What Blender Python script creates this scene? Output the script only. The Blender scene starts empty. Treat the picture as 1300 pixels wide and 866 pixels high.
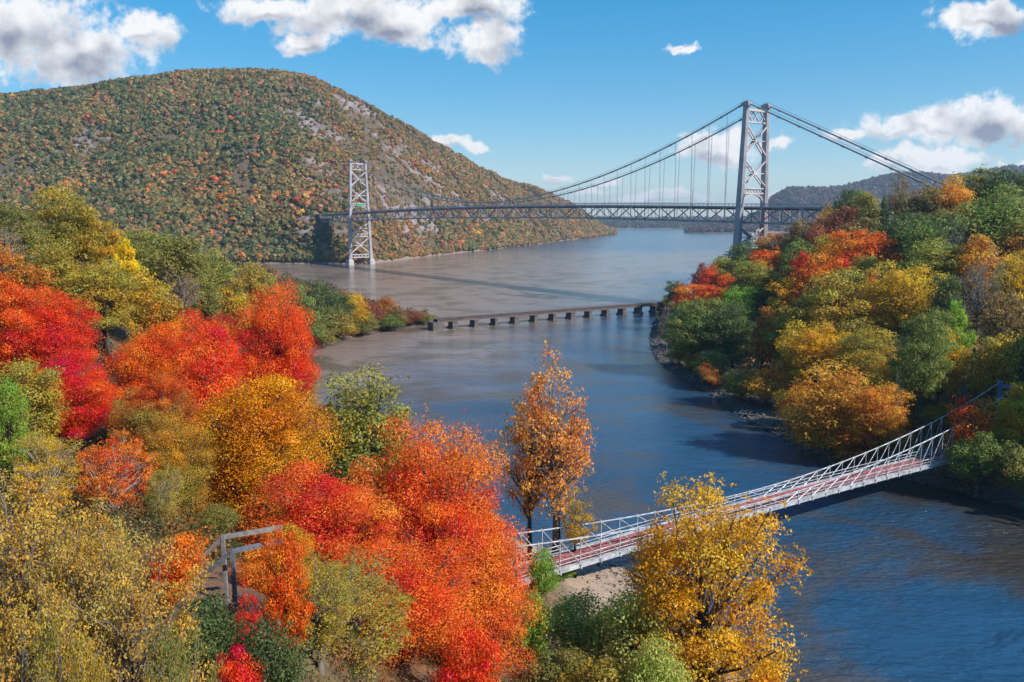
import bpy, math, random
import numpy as np
from mathutils import Vector

C = bpy.context.scene
COL = C.collection
# ------------------------------------------------------------------ camera
F = 1002.0                      # focal length in pixels of the 1300 px wide photograph
PITCH = math.radians(8.79)
CAM = np.array([0.0, 0.0, 47.6])
cd = bpy.data.cameras.new("camera"); cam = bpy.data.objects.new("camera", cd); COL.objects.link(cam)
cam.location = CAM; cam.rotation_euler = (math.radians(90) - PITCH, 0, 0)
cd.sensor_width = 36.0; cd.lens = 36.0 * F / 1300.0; cd.clip_start = 0.5; cd.clip_end = 60000
C.camera = cam
# ------------------------------------------------------------------ light
SUN_AZ, SUN_EL = math.radians(119), math.radians(37)     # azimuth clockwise from +Y
sun_dir = Vector((math.sin(SUN_AZ) * math.cos(SUN_EL), math.cos(SUN_AZ) * math.cos(SUN_EL), math.sin(SUN_EL)))
sd = bpy.data.lights.new("sun", 'SUN'); sun = bpy.data.objects.new("sun", sd); COL.objects.link(sun)
sd.energy = 4.0; sd.angle = math.radians(0.5); sd.color = (1.0, 0.94, 0.86)
sun.rotation_euler = (-sun_dir).to_track_quat('-Z', 'Y').to_euler()
sun.location = (300, -200, 500)
C.view_settings.view_transform = 'Standard'; C.view_settings.look = 'None'
C.view_settings.gamma = 1.0; C.view_settings.use_curve_mapping = False
C.view_settings.exposure = 0.85
C.cycles.volume_bounces = 0; C.cycles.volume_step_rate = 4.0
C.cycles.max_bounces = 7; C.cycles.diffuse_bounces = 4; C.cycles.glossy_bounces = 3
C.cycles.transmission_bounces = 4; C.cycles.transparent_max_bounces = 4
C.cycles.caustics_reflective = False; C.cycles.caustics_refractive = False
C.cycles.use_denoising = True

# pixel -> world (only used to survey where real things stand)
Fv = np.array([0, math.cos(PITCH), -math.sin(PITCH)]); Uv = np.array([0, math.sin(PITCH), math.cos(PITCH)]); Rv = np.array([1.0, 0, 0])
def ray(px, py): return Fv + Uv * ((433 - py) / F) + Rv * ((px - 650) / F)
def atY(px, py, Y): r = ray(px, py); return CAM + r * (Y / r[1])
def atz(px, py, z): r = ray(px, py); return CAM + r * ((z - CAM[2]) / r[2])
def depth(p): return float(np.dot(np.asarray(p) - CAM, Fv))

# ------------------------------------------------------------------ world: Nishita sky with clouds laid out by direction
W = bpy.data.worlds.new("World"); C.world = W; W.use_nodes = True
nt = W.node_tree; nt.nodes.clear()
class NT:
    def __init__(s, t): s.t = t
    def n(s, typ, ins=None, **kw):
        nd = s.t.nodes.new(typ)
        for k, v in kw.items(): setattr(nd, k, v)
        for k, v in (ins or {}).items(): s.set(nd.inputs[k], v)
        return nd
    def set(s, sock, v):
        if isinstance(v, bpy.types.NodeSocket): s.t.links.new(v, sock)
        else: sock.default_value = v
    def m(s, op, a, b=None, c=None, clamp=False):
        nd = s.t.nodes.new('ShaderNodeMath'); nd.operation = op; nd.use_clamp = clamp
        for i, v in enumerate((a, b, c)):
            if v is not None: s.set(nd.inputs[i], v)
        return nd.outputs[0]
    def v(s, op, a, b=None):
        nd = s.t.nodes.new('ShaderNodeVectorMath'); nd.operation = op
        s.set(nd.inputs[0], a)
        if b is not None: s.set(nd.inputs[1], b)
        return nd.outputs['Value'] if op in ('LENGTH', 'DOT_PRODUCT') else nd.outputs['Vector']
    def mixc(s, f, a, b, blend='MIX'):
        nd = s.t.nodes.new('ShaderNodeMix'); nd.data_type = 'RGBA'; nd.blend_type = blend
        s.set(nd.inputs[0], f); s.set(nd.inputs[6], a); s.set(nd.inputs[7], b); return nd.outputs[2]
    def smooth(s, x, a, b):
        nd = s.t.nodes.new('ShaderNodeMapRange'); nd.interpolation_type = 'SMOOTHSTEP'
        s.set(nd.inputs[0], x); nd.inputs[1].default_value = a; nd.inputs[2].default_value = b; return nd.outputs[0]
    def noise(s, vec, scale, detail=4, rough=.55, dist=0.0):
        return s.n('ShaderNodeTexNoise', {'Vector': vec, 'Scale': scale, 'Detail': detail, 'Roughness': rough, 'Distortion': dist})
w = NT(nt)
sky = w.n('ShaderNodeTexSky', sky_type='NISHITA', sun_disc=False, sun_elevation=SUN_EL, sun_rotation=SUN_AZ, altitude=50, air_density=1.0, dust_density=0.05, ozone_density=5.0)
SKY_STRENGTH = 0.125
tc = w.n('ShaderNodeTexCoord')
sep = w.n('ShaderNodeSeparateXYZ', {0: tc.outputs['Generated']})
yy = w.m('MAXIMUM', sep.outputs[1], 0.08)
u = w.m('DIVIDE', sep.outputs[0], yy); v = w.m('DIVIDE', sep.outputs[2], yy)
uv = w.n('ShaderNodeCombineXYZ', {0: u, 1: v, 2: 0.0}).outputs[0]
def pxuv(px, py):
    r = ray(px, py); return r[0] / r[1], r[2] / r[1]
CLOUDS = [  # px, py, half width, half height
    (20, 30, 150, 62), (100, 62, 105, 48), (180, 38, 45, 24),
    (345, 6, 95, 20), (440, 14, 110, 34), (500, 24, 70, 36), (600, 14, 75, 24), (615, 52, 60, 30), (395, 52, 36, 18),
    (1255, 16, 82, 22), (862, 54, 22, 9), (878, 51, 18, 8), (572, 184, 34, 11), (600, 189, 30, 9), 
    (702, 222, 34, 9), (770, 226, 30, 9), (745, 240, 40, 8),
    (1175, 161, 100, 27), (1255, 156, 100, 34), (1135, 168, 60, 18), (1085, 178, 62, 12), (1200, 206, 88, 19), (1285, 209, 32, 9), (1125, 210, 40, 12),
    (905, 186, 62, 26), (985, 182, 30, 12), (850, 250, 90, 11), (980, 243, 60, 7),
    (250, -70, 260, 60), (620, -120, 300, 55), (80, -250, 260, 80), (480, -260, 230, 50), (900, -330, 200, 60), (560, -420, 350, 80),
]
M = None; MUP = None
warp = w.noise(uv, 9.0, 3)
wv = w.v('SCALE', w.v('SUBTRACT', warp.outputs['Color'], (0.5, 0.5, 0.5))); wv.node.inputs['Scale'].default_value = 0.06
warp2 = w.noise(uv, 38.0, 4, .6)
wv2 = w.v('SCALE', w.v('SUBTRACT', warp2.outputs['Color'], (0.5, 0.5, 0.5))); wv2.node.inputs['Scale'].default_value = 0.022
uvw = w.v('ADD', w.v('ADD', uv, wv), wv2)
for (px, py, rx, ry) in CLOUDS:
    cu, cv = pxuv(px, py)
    d = w.v('MULTIPLY', w.v('SUBTRACT', uvw, (cu, cv, 0)), (F / rx, F / ry, 0))
    mi = w.m('SUBTRACT', 1.0 if ry > 14 else .82, w.v('LENGTH', d))
    M = mi if M is None else w.m('MAXIMUM', M, mi)
    d2 = w.v('MULTIPLY', w.v('SUBTRACT', uvw, (cu, cv - .011, 0)), (F / rx, F / ry, 0))
    m2 = w.m('SUBTRACT', 1.0, w.v('LENGTH', d2)); MUP = m2 if MUP is None else w.m('MAXIMUM', MUP, m2)
def fbm(vec): return w.m('ADD', w.m('MULTIPLY', w.noise(vec, 10.0, 8, .55).outputs[0], .56), w.m('ADD', w.m('MULTIPLY', w.noise(vec, 30.0, 8, .6).outputs[0], .28), w.m('MULTIPLY', w.noise(vec, 85.0, 6, .6).outputs[0], .16)))
n0 = fbm(uv); l0 = w.noise(uv, 13.0, 5, .5).outputs[0]; l1 = w.noise(w.v('ADD', uv, (0.022, 0.020, 0)), 13.0, 5, .5).outputs[0]
dens = w.m('ADD', w.m('MINIMUM', M, 0.62), w.m('MULTIPLY', w.m('SUBTRACT', n0, 0.49), 2.9))
dens = w.m('ADD', dens, w.m('MULTIPLY', w.m('SUBTRACT', w.noise(uv, 70.0, 6, .6).outputs[0], .5), .9))
alpha = w.smooth(dens, 0.0, 0.55)
front = w.smooth(sep.outputs[1], 0.1, 0.25)
alpha = w.m('MULTIPLY', alpha, front)
lit = w.m('MULTIPLY', w.m('SUBTRACT', l0, l1), 2.6)
base = w.m('MINIMUM', w.m('MAXIMUM', w.m('SUBTRACT', MUP, M), -.3), .22)
thin = w.smooth(dens, 0.75, 0.15)
base = w.m('ADD', base, w.m('MULTIPLY', w.smooth(M, .32, .75), .20))
lum = w.m('ADD', w.m('ADD', w.m('SUBTRACT', 0.74, w.m('MULTIPLY', base, 1.15)), w.m('MULTIPLY', thin, .18)), lit, clamp=True)
ccol = w.mixc(lum, (0.27, 0.29, 0.37, 1), (0.97, 0.96, 0.95, 1))
skyg = w.n('ShaderNodeGamma', {0: sky.outputs[0], 1: .55})
skyc = w.n('ShaderNodeHueSaturation', {'Hue': .497, 'Saturation': 1.95, 'Value': 1.36, 'Color': skyg.outputs[0]})
b1 = w.n('ShaderNodeBackground', {'Color': skyc.outputs[0], 'Strength': SKY_STRENGTH})
b2 = w.n('ShaderNodeBackground', {'Color': ccol, 'Strength': 0.60})
mx = w.n('ShaderNodeMixShader', {0: w.m('MULTIPLY', alpha, 0.96), 1: b1.outputs[0], 2: b2.outputs[0]})
w.n('ShaderNodeOutputWorld', {0: mx.outputs[0]})

# ------------------------------------------------------------------ helpers
def tag(o, label=None, cat=None, group=None, kind=None):
    if label: o['label'] = label
    if cat: o['category'] = cat
    if group: o['group'] = group
    if kind: o['kind'] = kind
    return o
def link(o, parent=None):
    COL.objects.link(o)
    if parent is not None: o.parent = parent
    return o
def empty(name, loc, rz=0.0):
    o = bpy.data.objects.new(name, None); o.location = loc; o.rotation_euler = (0, 0, rz); o.empty_display_size = 0.5
    return link(o)
class MB:
    "collects boxes, tubes and sheets and builds ONE mesh object"
    def __init__(s): s.v = []; s.f = []
    def add(s, vs, fs):
        k = len(s.v); s.v += [tuple(map(float, p)) for p in vs]; s.f += [tuple(i + k for i in q) for q in fs]; return s
    def frame(s, a, b):
        a = np.array(a, float); b = np.array(b, float); t = b - a; L = np.linalg.norm(t); t /= L
        ref = np.array([0, 0, 1.0]) if abs(t[2]) < .95 else np.array([1.0, 0, 0])
        x = np.cross(ref, t); x /= np.linalg.norm(x); return a, b, x, np.cross(t, x)
    def tube(s, a, b, r, r2=None, n=6):
        a, b, x, y = s.frame(a, b); r2 = r if r2 is None else r2
        vs = []
        for p, q in ((a, r), (b, r2)):
            for i in range(n):
                an = 2 * math.pi * i / n; vs.append(p + q * (math.cos(an) * x + math.sin(an) * y))
        fs = [(i, (i + 1) % n, n + (i + 1) % n, n + i) for i in range(n)] + [tuple(range(n))[::-1], tuple(range(n, 2 * n))]
        return s.add(vs, fs)
    def path(s, pts, rs, n=6):
        pts = [np.array(p, float) for p in pts]; k = len(pts); rings = []
        for i, p in enumerate(pts):
            t = pts[min(i + 1, k - 1)] - pts[max(i - 1, 0)]; t /= (np.linalg.norm(t) + 1e-9)
            ref = np.array([1.0, 0, 0]) if abs(t[0]) < .9 else np.array([0, 1.0, 0])
            x = np.cross(ref, t); x /= np.linalg.norm(x); y = np.cross(t, x)
            rings += [p + rs[i] * (math.cos(2 * math.pi * j / n) * x + math.sin(2 * math.pi * j / n) * y) for j in range(n)]
        fs = []
        for i in range(k - 1):
            for j in range(n): fs.append((i * n + j, i * n + (j + 1) % n, (i + 1) * n + (j + 1) % n, (i + 1) * n + j))
        fs += [tuple(range(n))[::-1], tuple(range((k - 1) * n, k * n))]
        return s.add(rings, fs)
    def bar(s, a, b, wx, wy):
        "rectangular bar from a to b: wx across (horizontal), wy up"
        a, b, x, y = s.frame(a, b)
        vs = [p + i * x * wx / 2 + j * y * wy / 2 for p in (a, b) for i, j in ((-1, -1), (1, -1), (1, 1), (-1, 1))]
        return s.add(vs, [(0, 1, 5, 4), (1, 2, 6, 5), (2, 3, 7, 6), (3, 0, 4, 7), (3, 2, 1, 0), (4, 5, 6, 7)])
    def box(s, c, d, rz=0.0):
        ca, sa = math.cos(rz), math.sin(rz); vs = []
        for k in (-1, 1):
            for i, j in ((-1, -1), (1, -1), (1, 1), (-1, 1)):
                x, y = i * d[0] / 2, j * d[1] / 2
                vs.append((c[0] + x * ca - y * sa, c[1] + x * sa + y * ca, c[2] + k * d[2] / 2))
        return s.add(vs, [(0, 1, 5, 4), (1, 2, 6, 5), (2, 3, 7, 6), (3, 0, 4, 7), (3, 2, 1, 0), (4, 5, 6, 7)])
    def mesh(s, name):
        me = bpy.data.meshes.new(name); me.from_pydata(s.v, [], s.f); me.update(); return me
    def build(s, name, mat, parent=None, smooth=False):
        me = s.mesh(name); me.materials.append(mat)
        if smooth: me.polygons.foreach_set('use_smooth', [True] * len(me.polygons))
        o = bpy.data.objects.new(name, me)
        return link(o, parent)
def np_mesh(name, verts, nper, mat=None, attrs=None, faces=None, smooth=False):
    "verts (N,3); faces = consecutive runs of nper vertices unless given"
    me = bpy.data.meshes.new(name); verts = np.ascontiguousarray(verts, np.float32)
    if faces is None:
        nf = len(verts) // nper; idx = np.arange(len(verts), dtype=np.int32)
    else:
        nf = len(faces); nper = faces.shape[1]; idx = np.ascontiguousarray(faces, np.int32).ravel()
    me.vertices.add(len(verts)); me.vertices.foreach_set('co', verts.ravel())
    me.loops.add(nf * nper); me.loops.foreach_set('vertex_index', idx)
    me.polygons.add(nf); me.polygons.foreach_set('loop_start', np.arange(nf, dtype=np.int32) * nper)
    if smooth: me.polygons.foreach_set('use_smooth', np.ones(nf, bool))
    for an, (typ, data) in (attrs or {}).items():
        at = me.attributes.new(an, typ, 'FACE')
        at.data.foreach_set('value' if typ == 'FLOAT' else 'color', np.ascontiguousarray(data, np.float32).ravel())
    me.update(); me.validate()
    if mat: me.materials.append(mat)
    return me
def vnoise(x, y, s, seed=0):
    "smooth value noise in [0,1]"
    x = np.asarray(x, float) / s + seed * 17.31; y = np.asarray(y, float) / s + seed * 5.77
    xi, yi = np.floor(x), np.floor(y); xf, yf = x - xi, y - yi
    h = lambda a, b: np.modf(np.abs(np.sin(a * 127.1 + b * 311.7 + seed * 74.7) * 43758.5453))[0]
    u_, v_ = xf * xf * (3 - 2 * xf), yf * yf * (3 - 2 * yf)
    return (h(xi, yi) * (1 - u_) + h(xi + 1, yi) * u_) * (1 - v_) + (h(xi, yi + 1) * (1 - u_) + h(xi + 1, yi + 1) * u_) * v_

# ------------------------------------------------------------------ materials
def mat(name):
    m = bpy.data.materials.new(name); m.use_nodes = True; m.node_tree.nodes.clear(); return m, NT(m.node_tree)
def simple(name, col, rough=.6, metal=0.0, var=.25, scale=2.0, bump=0.0, col2=None):
    m, t = mat(name)
    co = t.n('ShaderNodeTexCoord').outputs['Object']
    n1 = t.noise(co, scale, 6, .6).outputs[0]; n2 = t.noise(co, scale * 7, 4, .6).outputs[0]
    k = t.m('ADD', t.m('MULTIPLY', n1, .65), t.m('MULTIPLY', n2, .35))
    c2 = col2 or tuple(c * (1 - var) for c in col)
    c = t.mixc(t.smooth(k, .38, .62), (*c2, 1), (*[min(1, x * (1 + var * .4)) for x in col], 1))
    p = t.n('ShaderNodeBsdfPrincipled', {'Base Color': c, 'Roughness': rough, 'Metallic': metal})
    if bump:
        b = t.n('ShaderNodeBump', {'Height': k, 'Strength': bump, 'Distance': .1}); t.set(p.inputs['Normal'], b.outputs[0])
    t.n('ShaderNodeOutputMaterial', {0: p.outputs[0]}); return m
MT = {}
MT['steel'] = simple('grey_painted_steel', (.31, .305, .34), .5, .0, .3, .25)
MT['tower'] = simple('pale_painted_steel', (.43, .40, .42), .5, .0, .22, .12)
MT['cable'] = simple('dark_cable', (.25, .255, .28), .5)
MT['road'] = simple('asphalt', (.09, .09, .095), .9)
MT['galv'] = simple('galvanized_steel', (.48, .50, .53), .5, .25, .42, 1.1)
MT['redboard'] = simple('red_boards', (.40, .13, .12), .8, 0, .65, 1.7)
MT['bluesteel'] = simple('blue_steel', (.10, .16, .30), .5)
MT['rust'] = simple('rusty_girder', (.11, .082, .08), .75, 0, .4, .5)
MT['pierstone'] = simple('pier_stone', (.11, .095, .09), .85, 0, .4, .8, .4)
MT['concrete'] = simple('pale_concrete', (.45, .43, .40), .85, 0, .3, .3)
MT['wood'] = simple('weathered_wood', (.20, .185, .18), .8, 0, .4, 3.0, .3)
MT['darkwood'] = simple('dark_weathered_wood', (.12, .12, .15), .8, 0, .4, 3.0, .3)
MT['driftwood'] = simple('driftwood', (.20, .17, .15), .85, 0, .4, 2.0, .3)
MT['rock'] = simple('rock', (.10, .09, .088), .9, 0, .5, 1.2, .6)
MT['boulder'] = simple('boulder_stone', (.30, .25, .24), .9, 0, .4, 1.5, .6)
MT['sign'] = simple('green_panel', (.02, .33, .16), .5, 0, .2, 2)
MT['white'] = simple('white_board', (.75, .74, .74), .7, 0, .15, 2)

def foliage_mat(name, src):
    m, t = mat(name)
    if src == 'object':
        a = t.n('ShaderNodeObjectInfo').outputs['Color']
        b = t.n('ShaderNodeAttribute', attribute_type='OBJECT', attribute_name='second_leaf_colour').outputs['Color']
        tone = t.n('ShaderNodeAttribute', attribute_type='GEOMETRY', attribute_name='tone').outputs['Fac']
        jit = t.n('ShaderNodeAttribute', attribute_type='GEOMETRY', attribute_name='jitter').outputs['Fac']
        c = t.mixc(tone, a, b)
        hsv = t.n('ShaderNodeHueSaturation', {'Hue': t.m('ADD', .478, t.m('MULTIPLY', jit, .044)), 'Saturation': 1.05, 'Value': t.m('ADD', .75, t.m('MULTIPLY', jit, .5)), 'Color': c})
        c = hsv.outputs[0]
    else:
        c = t.n('ShaderNodeAttribute', attribute_type='GEOMETRY', attribute_name='leaf_colour').outputs['Color']
    d = t.n('ShaderNodeBsdfDiffuse', {'Color': c}); tr = t.n('ShaderNodeBsdfTranslucent', {'Color': c})
    x = t.n('ShaderNodeMixShader', {0: .45, 1: d.outputs[0], 2: tr.outputs[0]})
    g = t.n('ShaderNodeBsdfGlossy', {'Roughness': .55, 'Color': (.8, .8, .8, 1)})
    x2 = t.n('ShaderNodeMixShader', {0: .025, 1: x.outputs[0], 2: g.outputs[0]})
    t.n('ShaderNodeOutputMaterial', {0: x2.outputs[0]}); return m
MT['leaf'] = foliage_mat('autumn_leaves', 'object')
MT['far_leaf'] = foliage_mat('woodland_leaves', 'attr')
def bark_mat():
    m, t = mat('bark')
    co = t.n('ShaderNodeTexCoord').outputs['Object']
    mp = t.n('ShaderNodeMapping', {0: co}); mp.inputs[3].default_value = (14, 14, 3)
    n = t.noise(mp.outputs[0], 3, 5).outputs[0]
    a = t.n('ShaderNodeObjectInfo').outputs['Color']
    c = t.mixc(t.smooth(n, .3, .7), t.mixc(.5, a, (.02, .018, .016, 1)), a)
    p = t.n('ShaderNodeBsdfPrincipled', {'Base Color': c, 'Roughness': .9})
    t.n('ShaderNodeOutputMaterial', {0: p.outputs[0]}); return m
MT['bark'] = bark_mat()

# ------------------------------------------------------------------ shorelines, surveyed on the water plane
def shore(pts): return [tuple(atz(px, py, 0.0)[:2]) for px, py in pts]
LEFT_SH = [(44, -100), (40, 20), (34, 45), (28, 64)] + shore([(930, 850), (905, 800), (872, 765), (835, 738), (790, 720), (745, 710), (700, 698), (660, 686), (600, 655), (540, 615), (480, 580),
    (440, 556), (404, 520), (390, 490), (392, 458), (405, 438), (450, 428), (500, 419), (530, 413), (560, 408), (556, 402), (520, 398), (470, 388), (420, 372), (370, 360), (300, 349), (200, 344), (0, 342), (-300, 342)])
RIGHT_SH = [(230, -100), (190, 0), (165, 60)] + shore([(1400, 688), (1300, 646), (1250, 633), (1200, 620), (1150, 608), (1100, 601), (1060, 590), (1020, 573), (985, 553), (945, 531), (920, 513), (890, 493),
    (860, 476), (833, 456), (825, 434), (830, 411), (840, 393)]) + [(84, 418), (98, 442), (128, 472), (180, 505), (320, 570), (700, 720), (1600, 1000)]
LEFT_LAND = LEFT_SH + [(-3000, 700), (-3000, -100)]
RIGHT_LAND = RIGHT_SH + [(3000, 1000), (3000, -100)]
def seg_dist(px, py, poly, closed=True):
    best = np.full(px.shape, 1e9); n = len(poly)
    for i in range(n if closed else n - 1):
        ax, ay = poly[i]; bx, by = poly[(i + 1) % n]; dx, dy = bx - ax, by - ay
        t = np.clip(((px - ax) * dx + (py - ay) * dy) / (dx * dx + dy * dy + 1e-9), 0, 1)
        best = np.minimum(best, np.hypot(px - ax - t * dx, py - ay - t * dy))
    return best
def inside(px, py, poly):
    c = np.zeros(px.shape, bool); n = len(poly)
    for i in range(n):
        ax, ay = poly[i]; bx, by = poly[(i + 1) % n]
        cond = ((ay > py) != (by > py))
        xs = (bx - ax) * (py - ay) / ((by - ay) if abs(by - ay) > 1e-9 else 1e-9) + ax
        c ^= cond & (px < xs)
    return c
def land_dist(x, y):
    x = np.atleast_1d(np.asarray(x, float)); y = np.atleast_1d(np.asarray(y, float))
    out = np.full(x.shape, -1e9)
    for land, sh in ((LEFT_LAND, LEFT_SH), (RIGHT_LAND, RIGHT_SH)):
        d = seg_dist(x, y, sh, False); s = np.where(inside(x, y, land), d, -d); out = np.maximum(out, s)
    return out
# spot heights of the two banks (metres)
SPOT_L = [(-9, 32, 32.0), (-14, 33, 31), (-22, 30, 29.5), (-15, 45, 27), (-40, 40, 32), (-12, 22, 26), (-25, 20, 26), (0, 22, 15), (-4, 41, 18), (3, 38, 13), (-60, 60, 34), (-90, 110, 42), (-60, 110, 34), (-30, 60, 25), (-20, 80, 16), (-5, 60, 14), (0, 75, 6), (8, 86, 3),
    (14, 80, 3), (-10, 100, 7), (-30, 120, 12), (-50, 180, 17), (-90, 170, 30), (-60, 250, 9), (-120, 200, 34), (-150, 300, 20), (0, 45, 15), (14, 45, 12), (18, 62, 5), (-2, 31, 19), (-6, 27, 25), (8, 30, 21), (-200, 200, 38), (-220, 350, 18),
    (-45, 330, 3), (-100, 380, 7), (-20, 10, 25), (5, 0, 20), (-80, 0, 34), (-200, 0, 50), (-250, 500, 14), (-400, 300, 30)]
SPOT_R = [(120, 114, 34), (112, 122, 22), (92, 141, 8.5), (125, 165, 17), (150, 200, 27), (180, 250, 40), (200, 300, 47), (230, 230, 50), (130, 250, 24), (112, 300, 17), (150, 330, 34), (140, 400, 26), (105, 350, 12), (125, 430, 13),
    (250, 350, 54), (88, 250, 8), (300, 250, 60), (85, 330, 6), (95, 400, 7), (200, 420, 34), (128, 108, 44), (120, 90, 40), (155, 80, 56), (160, 125, 50), (104, 132, 9), (220, 100, 60), (170, 40, 40), (320, 420, 50), (86, 200, 6), (100, 160, 8)]  # also holds unseen bluff heights, raised to shade the footbridge end
def tps_fit(spots):
    P = np.array(spots, float); n = len(P); s = 100.0
    X = P[:, :2] / s; d = np.linalg.norm(X[:, None] - X[None], axis=2); K = np.where(d > 0, d * d * np.log(d + 1e-12), 0) + .004 * np.eye(n)
    A = np.zeros((n + 3, n + 3)); A[:n, :n] = K; A[:n, n] = 1; A[:n, n + 1:] = X; A[n, :n] = 1; A[n + 1:, :n] = X.T
    return X, np.linalg.solve(A, np.concatenate([P[:, 2], [0, 0, 0]])), P
def tps(fit, x, y):
    X, c, P = fit; x = np.clip(x, P[:, 0].min() - 20, P[:, 0].max() + 20) / 100; y = np.clip(y, P[:, 1].min() - 10, P[:, 1].max() + 20) / 100
    r = np.zeros(x.shape); n = len(X)
    for i in range(n):
        d2 = (x - X[i, 0]) ** 2 + (y - X[i, 1]) ** 2; r += c[i] * .5 * d2 * np.log(d2 + 1e-12)
    return r + c[n] + c[n + 1] * x + c[n + 2] * y
FL, FR = tps_fit(SPOT_L), tps_fit(SPOT_R)
def ground(x, y):
    x = np.atleast_1d(np.asarray(x, float)); y = np.atleast_1d(np.asarray(y, float))
    dL = np.where(inside(x, y, LEFT_LAND), 1, -1) * seg_dist(x, y, LEFT_SH, False)
    dR = np.where(inside(x, y, RIGHT_LAND), 1, -1) * seg_dist(x, y, RIGHT_SH, False)
    z = np.full(x.shape, -6.0)
    for d, fit, k in ((dL, FL, .9), (dR, FR, 1.35)):
        h = np.clip(tps(fit, x, y), 1.0, 75)
        bank = np.where(d < 3, .35 * d, 1.05 + (d - 3) * k)
        zz = np.where(d > 0, np.minimum(h, bank), np.maximum(d * .35, -6))
        z = np.maximum(z, zz)
    bumpy = (vnoise(x, y, 9, 1) - .5) * 1.1 + (vnoise(x, y, 3.1, 2) - .5) * .5
    return z + np.where(z > 1.2, bumpy * np.clip((z - 1.2) / 3, 0, 1), bumpy * .15)
def gz(x, y): return float(ground(x, y)[0])
# ================================================================== THE SETTING
def ground_mat(name, litter=True):
    m, t = mat(name)
    pos = t.n('ShaderNodeNewGeometry').outputs['Position']
    sx = t.n('ShaderNodeSeparateXYZ', {0: pos}); z = sx.outputs[2]
    n1 = t.noise(pos, .09, 6, .6).outputs[0]; n2 = t.noise(pos, .9, 6, .65).outputs[0]; n3 = t.noise(pos, 5.0, 4, .6).outputs[0]
    lit = t.mixc(t.smooth(n2, .35, .65), (.075, .045, .03, 1), (.19, .095, .045, 1))
    lit = t.mixc(t.smooth(n1, .5, .68), lit, (.07, .08, .03, 1))
    lit = t.mixc(t.smooth(n3, .55, .75), lit, (.30, .13, .04, 1))
    sand = t.mixc(t.smooth(n2, .3, .7), (.30, .21, .155, 1), (.44, .33, .25, 1))
    sand = t.mixc(t.smooth(n3, .45, .8), sand, (.20, .15, .12, 1))
    mud = t.mixc(t.smooth(n2, .3, .7), (.055, .045, .04, 1), (.13, .105, .09, 1))
    sand = t.mixc(t.m('MULTIPLY', t.smooth(sx.outputs[1], 150, 120), t.smooth(sx.outputs[0], 66, 50)), mud, sand)
    zz = t.m('ADD', z, t.m('MULTIPLY', t.m('SUBTRACT', n1, .5), 3.0))
    c = t.mixc(t.smooth(zz, 2.2, 4.2), sand, lit)
    wet = t.mixc(t.smooth(z, .05, .5), (.07, .055, .045, 1), c)
    b = t.n('ShaderNodeBump', {'Height': t.m('ADD', n2, t.m('MULTIPLY', n3, .4)), 'Strength': .6, 'Distance': .25})
    p = t.n('ShaderNodeBsdfPrincipled', {'Base Color': wet, 'Roughness': .95, 'Normal': b.outputs[0]})
    t.n('ShaderNodeOutputMaterial', {0: p.outputs[0]}); return m
MT['ground'] = ground_mat('forest_floor')
def hill_mat():
    m, t = mat('hill_soil_and_rock')
    pos = t.n('ShaderNodeNewGeometry').outputs['Position']
    z = t.n('ShaderNodeSeparateXYZ', {0: pos}).outputs[2]
    n1 = t.noise(pos, .012, 6, .6).outputs[0]; n2 = t.noise(pos, .06, 8, .7).outputs[0]
    soil = t.mixc(t.smooth(n2, .4, .6), (.085, .065, .035, 1), (.13, .085, .05, 1))
    rock = t.mixc(t.smooth(n2, .35, .65), (.16, .125, .125, 1), (.33, .27, .275, 1))
    c = t.mixc(t.m('MULTIPLY', t.smooth(n1, .48, .58), .75), soil, rock)
    c = t.mixc(t.smooth(z, 1.6, 4), (.22, .165, .13, 1), c)
    b = t.n('ShaderNodeBump', {'Height': n2, 'Strength': .8, 'Distance': 4.0})
    p = t.n('ShaderNodeBsdfPrincipled', {'Base Color': c, 'Roughness': .95, 'Normal': b.outputs[0]})
    t.n('ShaderNodeOutputMaterial', {0: p.outputs[0]}); return m
MT['hill'] = hill_mat()
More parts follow.
